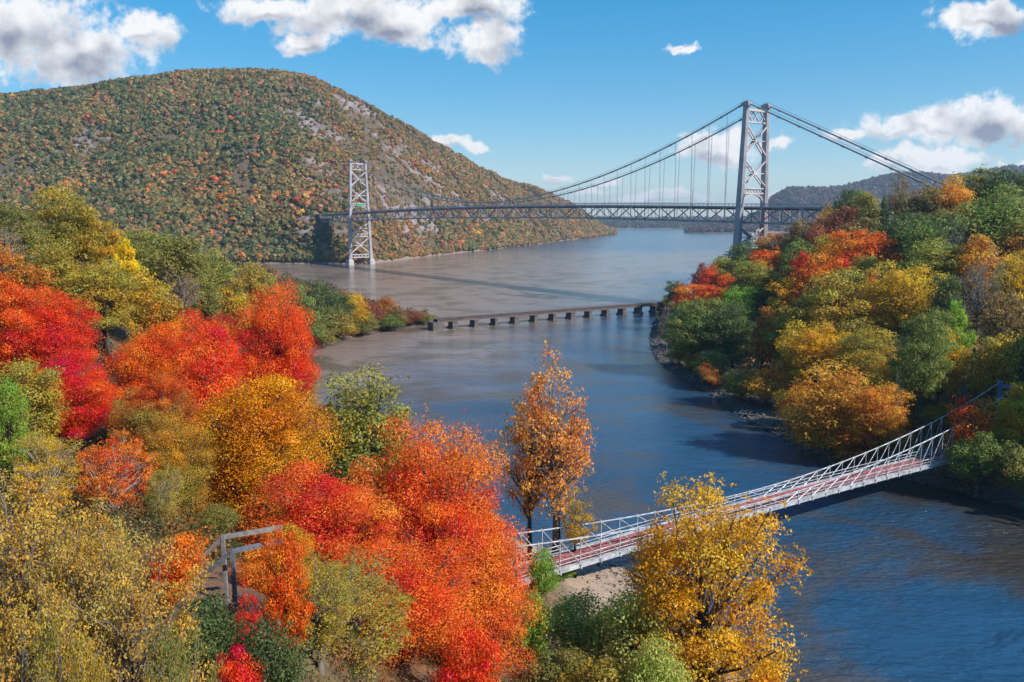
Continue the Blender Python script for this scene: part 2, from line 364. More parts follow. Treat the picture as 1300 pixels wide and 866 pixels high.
def water_mat():
    m, t = mat('river_water')
    pos = t.n('ShaderNodeNewGeometry').outputs['Position']
    s = t.n('ShaderNodeSeparateXYZ', {0: pos}); x, y = s.outputs[0], s.outputs[1]
    n1 = t.noise(pos, .012, 5, .6, .6).outputs[0]; n2 = t.noise(pos, .045, 4, .55, .5).outputs[0]
    # silt carried by the main river fades into the clearer, bluer creek
    k = t.m('ADD', t.m('MULTIPLY', t.m('SUBTRACT', y, 285), .0032), t.m('MULTIPLY', t.m('SUBTRACT', 20, x), .0080))
    k = t.m('ADD', k, t.m('MULTIPLY', t.m('SUBTRACT', n1, .5), 1.3))
    silt = t.smooth(k, -.25, .65)
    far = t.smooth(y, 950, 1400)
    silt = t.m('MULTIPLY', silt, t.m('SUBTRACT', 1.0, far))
    c = t.mixc(silt, (.018, .070, .140, 1), (.25, .185, .155, 1))
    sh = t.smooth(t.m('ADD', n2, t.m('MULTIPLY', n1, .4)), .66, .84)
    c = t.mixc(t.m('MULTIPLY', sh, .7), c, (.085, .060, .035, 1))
    bank = t.m('SUBTRACT', x, t.m('ADD', 62, t.m('MULTIPLY', t.m('SUBTRACT', 130, y), .16)))       # dark tree reflections painted into the water colour along the right bank
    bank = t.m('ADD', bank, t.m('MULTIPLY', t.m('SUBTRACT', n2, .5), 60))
    bank_refl = t.m('MULTIPLY', t.smooth(bank, -14, 16), t.smooth(y, 330, 260))
    c = t.mixc(t.m('MULTIPLY', bank_refl, .9), c, (.040, .030, .018, 1))
    mp = t.n('ShaderNodeMapping', {0: pos}); mp.inputs[3].default_value = (.75, 1.5, 1); mp.inputs[2].default_value = (0, 0, .35)
    w1 = t.noise(mp.outputs[0], .8, 5, .62, .3).outputs[0]; w2 = t.noise(mp.outputs[0], .13, 3, .55, .4).outputs[0]
    calm = t.smooth(t.noise(pos, .02, 3).outputs[0], .3, .7)
    h = t.m('ADD', t.m('MULTIPLY', w1, t.m('ADD', .35, t.m('MULTIPLY', calm, .65))), t.m('MULTIPLY', w2, 1.2))
    b = t.n('ShaderNodeBump', {'Height': h, 'Strength': 1.0, 'Distance': t.m('ADD', .34, t.m('MULTIPLY', t.smooth(y, 260, 90), .5))})
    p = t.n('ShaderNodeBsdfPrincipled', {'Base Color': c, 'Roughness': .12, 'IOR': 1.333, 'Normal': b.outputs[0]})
    t.n('ShaderNodeOutputMaterial', {0: p.outputs[0]}); return m
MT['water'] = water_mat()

# ground: one sheet, fine near the camera, running to the horizon under the water
def axis(segs):
    out = []
    for a, b, st in segs: out += list(np.arange(a, b, st))
    return np.array(out + [segs[-1][1]])
gxs = axis([(-7600, -600, 1000), (-600, -140, 10), (-140, 240, 1.8), (240, 700, 10), (700, 7700, 1000)])
gys = axis([(-1320, -60, 420), (-60, 4, 6), (4, 470, 1.8), (470, 800, 8), (800, 12000, 1600)])
GX, GY = np.meshgrid(gxs, gys)
GZ = ground(GX.ravel(), GY.ravel())
near = (np.abs(GX.ravel()) < 700) & (GY.ravel() < 820) & (GY.ravel() > -70)
GZ = np.where(near, GZ, -6.0)
nx, ny = len(gxs), len(gys)
ii = np.arange(nx * ny).reshape(ny, nx)
gf = np.stack([ii[:-1, :-1], ii[:-1, 1:], ii[1:, 1:], ii[1:, :-1]], -1).reshape(-1, 4)
o = bpy.data.objects.new('ground', np_mesh('ground', np.stack([GX.ravel(), GY.ravel(), GZ], 1), 4, MT['ground'], faces=gf, smooth=True))
tag(link(o), kind='structure')
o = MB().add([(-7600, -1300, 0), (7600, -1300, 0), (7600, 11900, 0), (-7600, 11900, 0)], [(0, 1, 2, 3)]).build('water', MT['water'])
tag(o, kind='structure')

# ---- the mountain across the river
RIDGE = [(-420, 165), (-300, 150), (-100, 130), (0, 124), (60, 121), (120, 113), (180, 101), (240, 93), (300, 91), (350, 95), (400, 102), (430, 115), (470, 135), (510, 157), (550, 181), (600, 209), (650, 232), (690, 243), (720, 257), (750, 278), (770, 290), (783, 294)]
RD = [(-420, 1350), (0, 1270), (300, 1290), (430, 1380), (550, 1620), (650, 1900), (720, 2200), (783, 2560)]
SD = [(-420, 800), (0, 850), (280, 868), (400, 852), (460, 846), (500, 905), (560, 1060), (620, 1230), (680, 1500), (740, 1960), (783, 2540)]
def interp(tab, x): return np.interp(x, [p[0] for p in tab], [p[1] for p in tab])
def hill_pt(px, t):
    "px: bearing as a column of the survey photograph; t: 0 at the shore, 1 at the ridge, above 1 the back slope"
    px = np.asarray(px, float); t = np.asarray(t, float)
    d0, d1, ry = interp(SD, px), interp(RD, px), interp(RIDGE, px)
    elev = np.tan(np.arctan((433 - ry) / F) - PITCH); zr = CAM[2] + elev * d1
    Y = d0 + (d1 - d0) * t
    tt = np.clip(t, 0, 1)
    z = zr * (1 - (1 - tt) ** 1.28)
    z = np.where(t > 1, zr * (1 - ((t - 1) / .7) ** 2), z)
    X = (px - 650) / F * (Y * math.cos(PITCH) + (CAM[2] - z) * math.sin(PITCH))
    damp = np.clip(tt * 5, 0, 1) * np.clip((1.05 - tt) * 4, 0.15, 1) * np.clip(zr / 150, .1, 1)
    z = z + ((vnoise(X, Y, 150, 3) - .5) * 34 + (vnoise(X, Y, 55, 4) - .5) * 17 + (vnoise(X, Y, 20, 5) - .5) * 7) * damp
    return X, Y, np.where(t < 0, -6, z)
HPX = np.concatenate([np.arange(-420, 783, 6), [783]]); HT = np.concatenate([[-.02], np.linspace(0, 1, 61), np.linspace(1.08, 1.7, 8)])
A, B = np.meshgrid(HPX, HT); hx, hy, hz = hill_pt(A.ravel(), B.ravel())
k = np.arange(A.size).reshape(A.shape)
hf = np.stack([k[:-1, :-1], k[:-1, 1:], k[1:, 1:], k[1:, :-1]], -1).reshape(-1, 4)
o = bpy.data.objects.new('mountain', np_mesh('mountain', np.stack([hx, hy, hz], 1), 4, MT['hill'], faces=hf, smooth=True)); tag(link(o), kind='structure')

def leaf_quads(cen, rad, K, rng, leaf=.5, squash=.8, up=.25, rough=.45, shell=(.75, 1.08)):
    "K leaf-clump faces round each centre; returns verts (n*K*4,3) and the outward unit directions"
    n = len(cen)
    d = rng.normal(size=(n, K, 3)); d[..., 2] += up; d /= np.linalg.norm(d, axis=2, keepdims=True)
    r = rad[:, None, None] * rng.uniform(*shell, size=(n, K, 1))
    p = cen[:, None, :] + d * r * np.array([1, 1, squash])
    nn = d + rng.normal(size=d.shape) * rough; nn /= np.linalg.norm(nn, axis=2, keepdims=True)
    tv = rng.normal(size=d.shape); a = np.cross(nn, tv); a /= np.linalg.norm(a, axis=2, keepdims=True); b = np.cross(nn, a)
    s = (rad[:, None, None] if np.ndim(leaf) == 0 else 1.0) * (leaf if np.ndim(leaf) == 0 else np.asarray(leaf)[:, None, None]) * rng.uniform(.65, 1.3, size=(n, K, 1))
    q = np.stack([p - a * s * .62, p - b * s * .38 - nn * s * .08, p + a * s * .62, p + b * s * .38 - nn * s * .08], 2)
    return q.reshape(-1, 3), d
def wood(name, X, Y, Z, R, colr, seed, K=46, leaf=.62, tall=1.15, rough=.5):
    rng = np.random.default_rng(seed)
    cen = np.stack([X, Y, Z + R * .75], 1)
    v1, d = leaf_quads(cen, R, K, rng, leaf=leaf, squash=tall, up=.35, rough=rough, shell=(.6, 1.15) if rough > .4 else (.75, 1.05))
    c = np.repeat(colr[:, None, :], K, 1) * rng.uniform(.86, 1.14, size=(len(X), K, 1))
    c = np.concatenate([c, np.ones((*c.shape[:2], 1))], 2).reshape(-1, 4)
    ob = bpy.data.objects.new(name, np_mesh(name, v1, 4, MT['far_leaf'], {'leaf_colour': ('FLOAT_COLOR', c)}))
    return tag(link(ob), kind='stuff')
PALF = 1.56 * np.array([(.060, .085, .030), (.085, .104, .034), (.14, .125, .042), (.22, .15, .048), (.32, .145, .05), (.24, .115, .06), (.42, .16, .035), (.42, .075, .04), (.45, .29, .05)])
rng = np.random.default_rng(5)
N = 36000
px = rng.uniform(-330, 782, N); t = np.where(rng.random(N) < .06, rng.uniform(.004, .03, N), rng.uniform(0.006, 1.04, N))
px = np.where(rng.random(N) < .12, rng.uniform(470, 782, N), px)
X, Y, Z = hill_pt(px, t)
g1 = vnoise(X, Y, 90, 11); g2 = vnoise(X, Y, 38, 12)
bare = (vnoise(X, Y, 60, 21) * .6 + vnoise(X, Y, 24, 22) * .4 + np.clip((px - 360) / 140, 0, 1) * .16 * (px < 640) * (t > .2) + .05 * rng.random(N) - .12 * (px < 340) + .06 * (px > 380) * (px < 470)) > .64
keep = ~bare | (rng.random(N) < .45)
brown = np.clip((px - 300) / 200, 0, 1) * .55 + np.clip((t - .5) * 1.1, 0, .5) * .5
bright = np.clip(.75 - t * 1.0, .05, .7) * (g2 > .5)
P = np.stack([.62 - brown * .6, .9 - brown * .8, 1.0 + 0 * t, .8 + brown * 1.1, .3 + brown * 1.6, .15 + brown * 1.3, .06 + bright * .55, .02 + bright * .20, .02 + bright * .22], 1)
g3 = vnoise(X, Y, 120, 14); g4 = vnoise(X, Y, 30, 15); pk = np.clip((g2 - .55) * 5, .08, 2.2)
P = P * np.stack([.15 + 2 * g1 ** 2, .3 + 1.4 * g1, .6 + g4, .2 + 1.6 * (1 - g1) ** 1.5, .1 + 1.8 * (1 - g1) ** 2 * g4, .3 + (1 - g3), pk, pk * (g4 > .45), pk * (g4 < .5)], 1)
P = np.clip(P, .005, None); P /= P.sum(1, keepdims=True)
ci = (P.cumsum(1) > rng.random((N, 1))).argmax(1)
R = rng.uniform(2.3, 5.0, N) * np.where(px > 560, 1.25, 1) * np.where(bare, .7, 1) * np.where((px > 380) & (t > .3), .85, 1)
wood('mountain_forest', X[keep], Y[keep], Z[keep], R[keep], PALF[ci][keep], 6, K=34, leaf=.85, rough=.26, tall=.95)
bpy.data.objects['mountain_forest']['label'] = 'mixed autumn forest covering the mountain across the river'

# ---- distant hill behind the near tower and the far shore down the river
def far_hill(name, ridge, dshore, dridge, forest_n, R0, seed, cols, depth_back=900):
    xs = np.linspace(ridge[0][0], ridge[-1][0], 90); ts = np.array([-.02, 0, .08, .18, .3, .42, .55, .68, .8, .9, 1.0, 1.3, 1.7])
    def pt(px, t):
        px = np.asarray(px, float); ry = interp(ridge, px)
        zr = CAM[2] + np.tan(np.arctan((433 - ry) / F) - PITCH) * dridge
        z = np.where(t <= 1, zr * (1 - (1 - np.clip(t, 0, 1)) ** 1.35), zr * (1 - ((t - 1) / .7) ** 2)); Yd = dshore + (dridge - dshore) * t
        Xd = (px - 650) / F * (Yd * math.cos(PITCH))
        z = z + (vnoise(Xd, Yd, 260, seed) - .5) * .22 * zr * np.clip(t * 3, 0, 1)
        return Xd, Yd, np.where(t < 0, -6, z)
    A_, B_ = np.meshgrid(xs, ts); a, b, c = pt(A_.ravel(), B_.ravel()); k_ = np.arange(A_.size).reshape(A_.shape)
    f_ = np.stack([k_[:-1, :-1], k_[:-1, 1:], k_[1:, 1:], k_[1:, :-1]], -1).reshape(-1, 4)
    ob = bpy.data.objects.new(name, np_mesh(name, np.stack([a, b, c], 1), 4, MT['hill'], faces=f_, smooth=True)); tag(link(ob), kind='structure')
    r_ = np.random.default_rng(seed); p_ = r_.uniform(ridge[0][0], ridge[-1][0], forest_n); t_ = r_.uniform(.02, 1.03, forest_n)
    a, b, c = pt(p_, t_); cc = np.array(cols)[r_.integers(0, len(cols), forest_n)]
    f = wood(name + '_forest', a, b, c, r_.uniform(.8, 1.4, forest_n) * R0, cc, seed + 1, K=26, leaf=.8, tall=.9); return f
f = far_hill('distant_hill', [(872, 292), (890, 287), (915, 284), (945, 281), (968, 272), (980, 256), (1000, 246), (1050, 238), (1100, 232), (1150, 226), (1200, 224), (1420, 205)], 2750, 3500, 5200, 9, 31,
    [(.08, .085, .07), (.11, .085, .075), (.16, .085, .08), (.18, .095, .08), (.07, .075, .07), (.14, .10, .08)])
f['label'] = 'blue hazy woods on the distant hill behind the near bridge tower'
f = far_hill('far_shore', [(560, 281), (700, 280), (770, 278.5), (830, 280), (900, 279), (960, 280), (1010, 281)], 3900, 4700, 2600, 9, 41, [(.06, .09, .05), (.09, .10, .06), (.10, .09, .06)])
f['label'] = 'low wooded shore far down the river'

# ================================================================== THE SUSPENSION BRIDGE
T_NEAR = np.array([129.5, 432.0, 0]); T_FAR = np.array([-160.5, 840.0, 0])
AX = (T_NEAR - T_FAR); SPAN = float(np.linalg.norm(AX)); AX = AX / SPAN; NX = np.array([-AX[1], AX[0], 0])      # NX points to the right and away
UZ = np.array([0, 0, 1.0])
bridge = empty('suspension_bridge', tuple((T_NEAR + T_FAR) / 2))
tag(bridge, 'long pale steel suspension bridge with two lattice towers spanning the wide river', 'suspension bridge')
BO = (T_NEAR + T_FAR) / 2
def bl(p): return np.asarray(p, float) - BO                    # bridge-local coordinates
def bp(s, n, z):                                              # s metres from the far tower toward the near one
    return bl(T_FAR + AX * s + NX * n + UZ * z)
TOPZ, DECK, BOT = 106.0, 54.4, 45.2
def half(z): return 8.3 + (106 - z) * .0372
def tower(s, base, sign):
    def lg(z, side): return bp(s, side * half(z), z)
    m = MB(); m.box(bp(s, 0, 104.2), (2 * half(104), 1.4, .9), math.atan2(NX[1], NX[0]))
    legs = []
    root = m.build('tower', MT['tower'], bridge)
    for side in (-1, 1):
        q = MB(); vs = []
        zs = [base, TOPZ]
        for z in zs:
            c = lg(z, side); f_ = (TOPZ - z) / TOPZ; a, b = .85 + .4 * f_, 1.3 + .8 * f_
            vs += [c - NX * a - AX * b, c + NX * a - AX * b, c + NX * a + AX * b, c - NX * a + AX * b]
        q.add(vs, [(0, 1, 5, 4), (1, 2, 6, 5), (2, 3, 7, 6), (3, 0, 4, 7), (3, 2, 1, 0), (4, 5, 6, 7)])
        for z in np.arange(base + 4, TOPZ, 5.5):                # riveted seams and edge angles of the box legs
            f_ = (TOPZ - z) / TOPZ; c = lg(z, side); a, b = .85 + .4 * f_, 1.3 + .8 * f_
            q.box(c, (2 * a + .12, 2 * b + .12, .35), math.atan2(NX[1], NX[0]))
        for da in (-1, -.33, .33, 1):
            for dn in (-1, 1):
                p0 = lg(base, side); p1 = lg(TOPZ - .5, side)
                q.bar(p0 + NX * dn * 1.27 + AX * da * 1.9, p1 + NX * dn * .88 + AX * da * 1.2, .22, .22)
        for dn in (-.6, 0, .6):
            for da in (-1, 1):
                p0 = lg(base, side); p1 = lg(TOPZ - .5, side)
                q.bar(p0 + NX * dn * 1.22 + AX * da * 2.13, p1 + NX * dn * .8 + AX * da * 1.33, .22, .22)
        q.build('leg', MT['tower'], root)
        sdl = MB(); c = lg(TOPZ + .9, side); sdl.box(c, (3.0, 5.0, 1.8), math.atan2(NX[1], NX[0])); sdl.box(lg(TOPZ + 2.1, side), (1.5, 3.0, .9), math.atan2(NX[1], NX[0])); sdl.build('saddle', MT['steel'], root)
        ft = MB(); c = lg(base, side); ft.box(bp(s, side * half(base), base - 3), (5.5, 8, 7), math.atan2(NX[1], NX[0])); ft.box(bp(s, side * half(base), base + 1.0), (4.2, 6.0, 1.4), math.atan2(NX[1], NX[0])); ft.build('footing', MT['concrete'], root)
    br = MB()
    def X(z0, z1, r=.55):
        for off in (-.9, .9):
            o_ = AX * off
            br.bar(lg(z0, -1) + o_, lg(z1, 1) + o_, r * 1.2, r * 1.2); br.bar(lg(z0, 1) + o_, lg(z1, -1) + o_ * 1.3, r * 1.2, r * 1.2)
            zm = (z0 + z1) / 2; br.bar(lg(zm, -1) + o_ * .6, lg(zm, 1) + o_ * .6, r * .8, r * .8)
        br.box(bp(s, 0, (z0 + z1) / 2), (2.4, 2.6, 1.9), math.atan2(NX[1], NX[0]))
    X(97, 80.5); X(79, 64.5)
    def strut(z0, z1, n):
        for z in (z0, z1): br.bar(lg(z, -1), lg(z, 1), 1.5, .8)
        for i in range(n):
            a0, a1 = -1 + 2 * i / n, -1 + 2 * (i + 1) / n
            br.bar(bp(s, a0 * half(z0), z0), bp(s, a1 * half(z1), z1), .7, .4); br.bar(bp(s, a1 * half(z0), z0), bp(s, a0 * half(z1), z1), .75, .42)
    strut(98.2, 104.6, 3); br.build('cross_bracing', MT['tower'], root)
    br = MB(); X(43.5, 32); X(29, 11); strut(29.2, 32, 6); strut(7.4, 10.6, 6); br.build('cross_bracing', MT['tower'], root)
    arch = MB()                                               # portal arch over the roadway
    for z in (63.8, 61.2): arch.bar(lg(z, -1), lg(z, 1), 1.6, .7)
    H = half(60); pts = [(math.cos(th) * (H - 1), 55.5 + math.sin(th) * 5.2) for th in np.linspace(0, math.pi, 13)]
    for (a0, z0), (a1, z1) in zip(pts[:-1], pts[1:]): arch.bar(bp(s, a0, z0), bp(s, a1, z1), 1.2, .6)
    for a0, z0 in pts[1:-1]: arch.bar(bp(s, a0, z0), bp(s, a0, 61.2), .8, .35)
    for i in range(8): arch.bar(bp(s, (-1 + i / 4) * H, 61.3), bp(s, (-1 + (i + 1) / 4) * H, 63.7), .6, .35); arch.bar(bp(s, (-1 + (i + 1) / 4) * H, 61.3), bp(s, (-1 + i / 4) * H, 63.7), .65, .37)
    arch.build('portal_arch', MT['tower'], root)
    return root
tf = tower(0, 4.0, 1); tn = tower(SPAN, 14.0, -1)
tf['label'] = 'far bridge tower standing at the foot of the mountain, green panel on its portal'
tn['label'] = 'near bridge tower rising behind the wooded right bank'
sg = MB(); c_ = bp(3.2, 0, 62.4)
sg.box(c_, (7.6, .35, 1.7), math.atan2(NX[1], NX[0])); sg.box(bp(3.2, 0, 61.0), (4.2, .3, 1.0), math.atan2(NX[1], NX[0]))
for a in (-1.3, 1.3): sg.box(bp(3.2, a * 3, 63.5), (1.6, .3, .6), math.atan2(NX[1], NX[0]))
sg.build('sign_panel', MT['sign'], tf)

S0, S1 = -95.0, SPAN + 128
CAMBER = 3.2
def cb(s_): return CAMBER * (1 - (2 * s_ / SPAN - 1) ** 2) if 0 <= s_ <= SPAN else -.018 * (abs(s_ - SPAN / 2) - SPAN / 2)
def dp(s_, n_, z): return bp(s_, n_, z + cb(s_))
PANEL = SPAN / 41
k0, k1 = int(math.ceil(S0 / PANEL)), int(S1 / PANEL)
def along_deck(m, n_, z, wx, wy):
    for i in range(k0, k1): m.bar(dp(i * PANEL, n_, z), dp((i + 1) * PANEL, n_, z), wx, wy)
    return m
along_deck(MB(), 0, DECK - .5, 11.6, .7).build('roadway', MT['road'], bridge)
for sd_ in (-1, 1): along_deck(MB(), sd_ * 6.6, DECK - .35, 1.5, .5).build('sidewalk', MT['concrete'], bridge)
for sd_ in (-1, 1):
    m = MB(); n_ = sd_ * 7.6
    along_deck(m, n_, DECK - .6, .65, .9); along_deck(m, n_, BOT + .4, .65, .85)
    for i in range(k0, k1):
        s_ = i * PANEL
        m.bar(dp(s_, n_, BOT + .8), dp(s_, n_, DECK - 1), .45, .45)
        m.bar(dp(s_ + PANEL / 2, n_, BOT + .8), dp(s_ + PANEL / 2, n_, DECK - 1), .3, .3)
        a, b = ((BOT + .6, DECK - .9) if i % 2 else (DECK - .9, BOT + .6))
        m.bar(dp(s_, n_ + .02, a), dp(s_ + PANEL, n_ + .02, b), .5, .5)
    m.build('stiffening_truss', MT['steel'], bridge)
    m = MB()
    for z in (.5, .95, 1.35): along_deck(m, sd_ * 7.25, DECK + z, .12, .12)
    for s_ in np.arange(k0 * PANEL, k1 * PANEL, 3.05): m.bar(dp(s_, sd_ * 7.25, DECK - .1), dp(s_, sd_ * 7.25, DECK + 1.4), .14, .14)
    m.build('railing', MT['steel'], bridge)
m = MB()
for i in range(k0, k1):
    s_ = i * PANEL; m.bar(dp(s_, -7.3, DECK - 1.5), dp(s_, 7.3, DECK - 1.5), .5, 1.0); m.bar(dp(s_, -7.3, BOT + .3), dp(s_, 7.3, BOT + .3), .4, .45)
    m.bar(dp(s_, -7.3, BOT + .25), dp(s_ + PANEL, 7.3, BOT + .25), .3, .3); m.bar(dp(s_, 7.3, BOT + .1), dp(s_ + PANEL, -7.3, BOT + .1), .3, .3)
m.build('floor_framing', MT['steel'], bridge)
m = MB(); m.box(bp(S0 - 3, 0, 45.5), (14, 14, 15), math.atan2(AX[1], AX[0])); m.build('abutment', MT['pierstone'], bridge)
CT, SAG = TOPZ + 2.0, TOPZ + 2.0 - 60.4
def cable_z(s_):
    if s_ < 0: return CT + s_ * .48
    if s_ > SPAN: return CT - (s_ - SPAN) * .468
    return CT - SAG * (1 - (2 * s_ / SPAN - 1) ** 2)
for sd_ in (-1, 1):
    n_ = sd_ * 8.3; ss = list(np.linspace(-100, 0, 5)) + list(np.linspace(0, SPAN, 60))[1:] + list(np.linspace(SPAN, SPAN + 128, 8))[1:]
    m = MB(); m.path([bp(s_, n_ , cable_z(s_)) for s_ in ss], [.40] * len(ss), 7)
    for s_ in np.arange(8, SPAN + 120, PANEL):
        a = bp(s_ - .55, n_, cable_z(s_ - .55)); b = bp(s_ + .55, n_, cable_z(s_ + .55)); m.tube(a, b, .62, .62, 7)
    for dn in (-.5, .5): m.path([bp(s_, n_ + dn, cable_z(s_) + 1.3) for s_ in ss], [.05] * len(ss), 4)
    m.build('main_cable', MT['cable'], bridge)
    for i in range(1, 41):
        s_ = i * PANEL; zt = cable_z(s_)
        if zt - DECK - cb(s_) > 3.2:
            m = MB()
            for ds in (-.22, .22): m.tube(bp(s_ + ds, n_, zt), dp(s_ + ds, sd_ * 7.6, DECK - .6), .08, .08, 5)
            m.build('suspender', MT['steel'], bridge)

def lamp_mesh():
    m = MB(); m.path([(0, 0, 0), (0, 0, 8.6), (0, .5, 9.2), (0, 1.6, 9.4)], [.16, .11, .09, .07], 6); m.box((0, 0, .25), (.5, .5, .5)); me1 = m.mesh('post')
    me1.materials.append(MT['steel']); m = MB(); m.box((0, 1.9, 9.38), (.4, 1.0, .2)); me2 = m.mesh('lamp_head'); me2.materials.append(MT['galv']); return me1, me2
LM = lamp_mesh()
for s_, side, lab in ((150, 1, 'thin grey street lamp on the bridge, first past the far tower'), (190, -1, 'thin grey street lamp on the bridge, second from the far tower'), (275, 1, 'thin grey street lamp alone near the middle of the bridge'),
                 (345, -1, 'thin grey street lamp on the deck where the cables dip to it'), (452, 1, 'thin grey street lamp on the bridge deck just before the near tower'), (SPAN + 28, 1, 'thin grey street lamp on the side span next to the near tower'), (SPAN + 66, 1, 'thin grey street lamp on the side span close to the wooded hill')):
    p = dp(s_, side * 6.9, DECK - .12) + BO
    r = empty('street_lamp', tuple(p), math.atan2(AX[1], AX[0]) + (0 if side < 0 else math.pi)); tag(r, lab, 'street lamp', 'street lamps along the suspension bridge')
    for nm, me in zip(('post', 'lamp_head'), LM): link(bpy.data.objects.new(nm, me), r)

# ================================================================== RAILWAY TRESTLE
TA = atz(558, 405, 4.6); TB = atz(842, 384, 4.6)
tx = (TB - TA); TL = float(np.linalg.norm(tx)); tx /= TL; ty = np.array([-tx[1], tx[0], 0])
tr = empty('railway_trestle', (TA[0], TA[1], 0)); tag(tr, 'low dark railway trestle on stone piers crossing the creek mouth', 'railway bridge')
TO = np.array([TA[0], TA[1], 0])
def tp(s_, n_, z): return TA * np.array([1, 1, 0]) + tx * np.array([1, 1, 0]) * s_ + ty * n_ + UZ * z - TO
m = MB()
for n_ in (-1.7, 1.7): m.bar(tp(-2, n_, 3.9), tp(TL + 4, n_, 3.9), .4, 1.1)
m.bar(tp(-2, 0, 4.5), tp(TL + 4, 0, 4.5), 4.4, .2).build('girder', MT['rust'], tr)
m = MB()
for s_ in np.arange(-1, TL + 2, .9): m.box(tp(s_, 0, 4.72), (.28, 3.2, .2), math.atan2(tx[1], tx[0]))
m.build('sleepers', MT['darkwood'], tr)
m = MB()
for n_ in (-.75, .75): m.bar(tp(-2, n_, 4.9), tp(TL + 4, n_, 4.9), .1, .16)
m.build('rail', MT['rust'], tr)
m = MB()
for n_ in (-2.15, 2.15):
    m.bar(tp(-2, n_, 5.6), tp(TL + 2, n_, 5.6), .07, .07)
    for s_ in np.arange(0, TL, 4): m.bar(tp(s_, n_, 4.6), tp(s_, n_, 5.6), .07, .07)
m.build('handrail', MT['rust'], tr)
NP = 12
for i in range(NP):
    s_ = TL * (i + .6) / (NP + .2); m = MB(); wd = 1.6 + .6 * ((i * 7) % 3 == 0)
    m.box(tp(s_, 0, -.2), (wd, 4.4, 6.6), math.atan2(tx[1], tx[0])); m.box(tp(s_, 0, 3.1), (wd + .5, 4.8, .4), math.atan2(tx[1], tx[0])); m.box(tp(s_, 0, -1.3), (wd + .8, 5.4, 4.0), math.atan2(tx[1], tx[0]))
    m.build('pier', MT['pierstone'], tr)
for s_, l in ((-2, 5), (TL + 3, 9)):
    m = MB(); m.box(tp(s_, 0, .9), (l, 5.6, 5.2), math.atan2(tx[1], tx[0])); m.build('abutment', MT['pierstone'], tr)

# ================================================================== FOOTBRIDGE
FA = np.array([-0.5, 89.2, 5.6]); FB = np.array([79.0, 137.6, 5.5])
fx = (FB - FA) * np.array([1, 1, 0]); FLn = float(np.linalg.norm(fx)); fx /= FLn; fy = np.array([-fx[1], fx[0], 0])
fb = empty('footbridge', (FA[0], FA[1], 0)); tag(fb, 'narrow suspension footbridge with red board deck and white rails over the creek', 'footbridge')
FO = np.array([FA[0], FA[1], 0]); WF = 1.95
def fz(s_): return 5.5 + .55 * (1 - (2 * s_ / FLn - 1) ** 2) - .35 * (1 - s_ / FLn)
def fp(s_, n_, dz): return FA * np.array([1, 1, 0]) + fx * s_ + fy * n_ + UZ * (fz(s_) + dz) - FO
def ch(s_):
    q = s_ / FLn; lo = .47
    return 1.35 + (3.2 * ((lo - q) / lo) ** 1.9 if q < lo else 5.2 * ((q - lo) / (1 - lo)) ** 1.9)
NPN = 30; SS = np.linspace(0, FLn, NPN + 1)
m = MB()
for s_ in np.arange(0, FLn - .2, .31):
    a = (vnoise(s_, 0, .3, 3) - .5) * .03
    m.bar(fp(s_ + .15, -WF + .32 + a, 0), fp(s_ + .15, WF - .32 + a, 0), .27, .09)
m.build('deck_boards', MT['redboard'], fb)
for sd_ in (-1, 1):
    m = MB()
    for a, b in zip(SS[:-1], SS[1:]): m.bar(fp(a, sd_ * WF, -.14), fp(b, sd_ * WF, -.14), .30, .62); m.bar(fp(a, sd_ * (WF - .24), .10), fp(b, sd_ * (WF - .24), .10), .16, .16)
    m.build('edge_beam', MT['galv'], fb)
    m = MB(); m.path([fp(s_, sd_ * WF, ch(s_)) for s_ in SS], [.095] * len(SS), 6); m.path([fp(s_, sd_ * (WF - .08), .62) for s_ in SS], [.045] * len(SS), 5); m.path([fp(s_, sd_ * (WF - .08), 1.12) for s_ in SS], [.06] * len(SS), 5)
    m.build('main_cable', MT['galv'], fb)
    for i, s_ in enumerate(SS):
        m = MB(); m.tube(fp(s_, sd_ * WF, .1), fp(s_, sd_ * WF, ch(s_)), .07, .06, 5); m.box(fp(s_, sd_ * WF, ch(s_)), (.26, .26, .26), math.atan2(fx[1], fx[0])); m.build('post', MT['galv'], fb)
        m = MB(); m.box(fp(s_, sd_ * (WF + .16), -.02), (.35, .3, .22), math.atan2(fx[1], fx[0])); m.build('bracket', MT['steel'], fb)
    for i in range(NPN):
        mid = i < NPN * .47
        a, b = (SS[i], SS[min(i + 1, NPN)]) if mid else (SS[i + 1], SS[i])
        m = MB(); m.tube(fp(a, sd_ * WF, ch(a)), fp(b, sd_ * (WF - .02), .1), .055, .055, 5); m.build('diagonal_brace', MT['galv'], fb)
m = MB()
for s_ in SS: m.bar(fp(s_, -WF - .3, -.42), fp(s_, WF + .3, -.42), .16, .24)
for i in range(NPN): m.bar(fp(SS[i], -WF, -.44), fp(SS[i + 1], WF, -.44), .1, .1)
m.build('floor_beams', MT['galv'], fb)
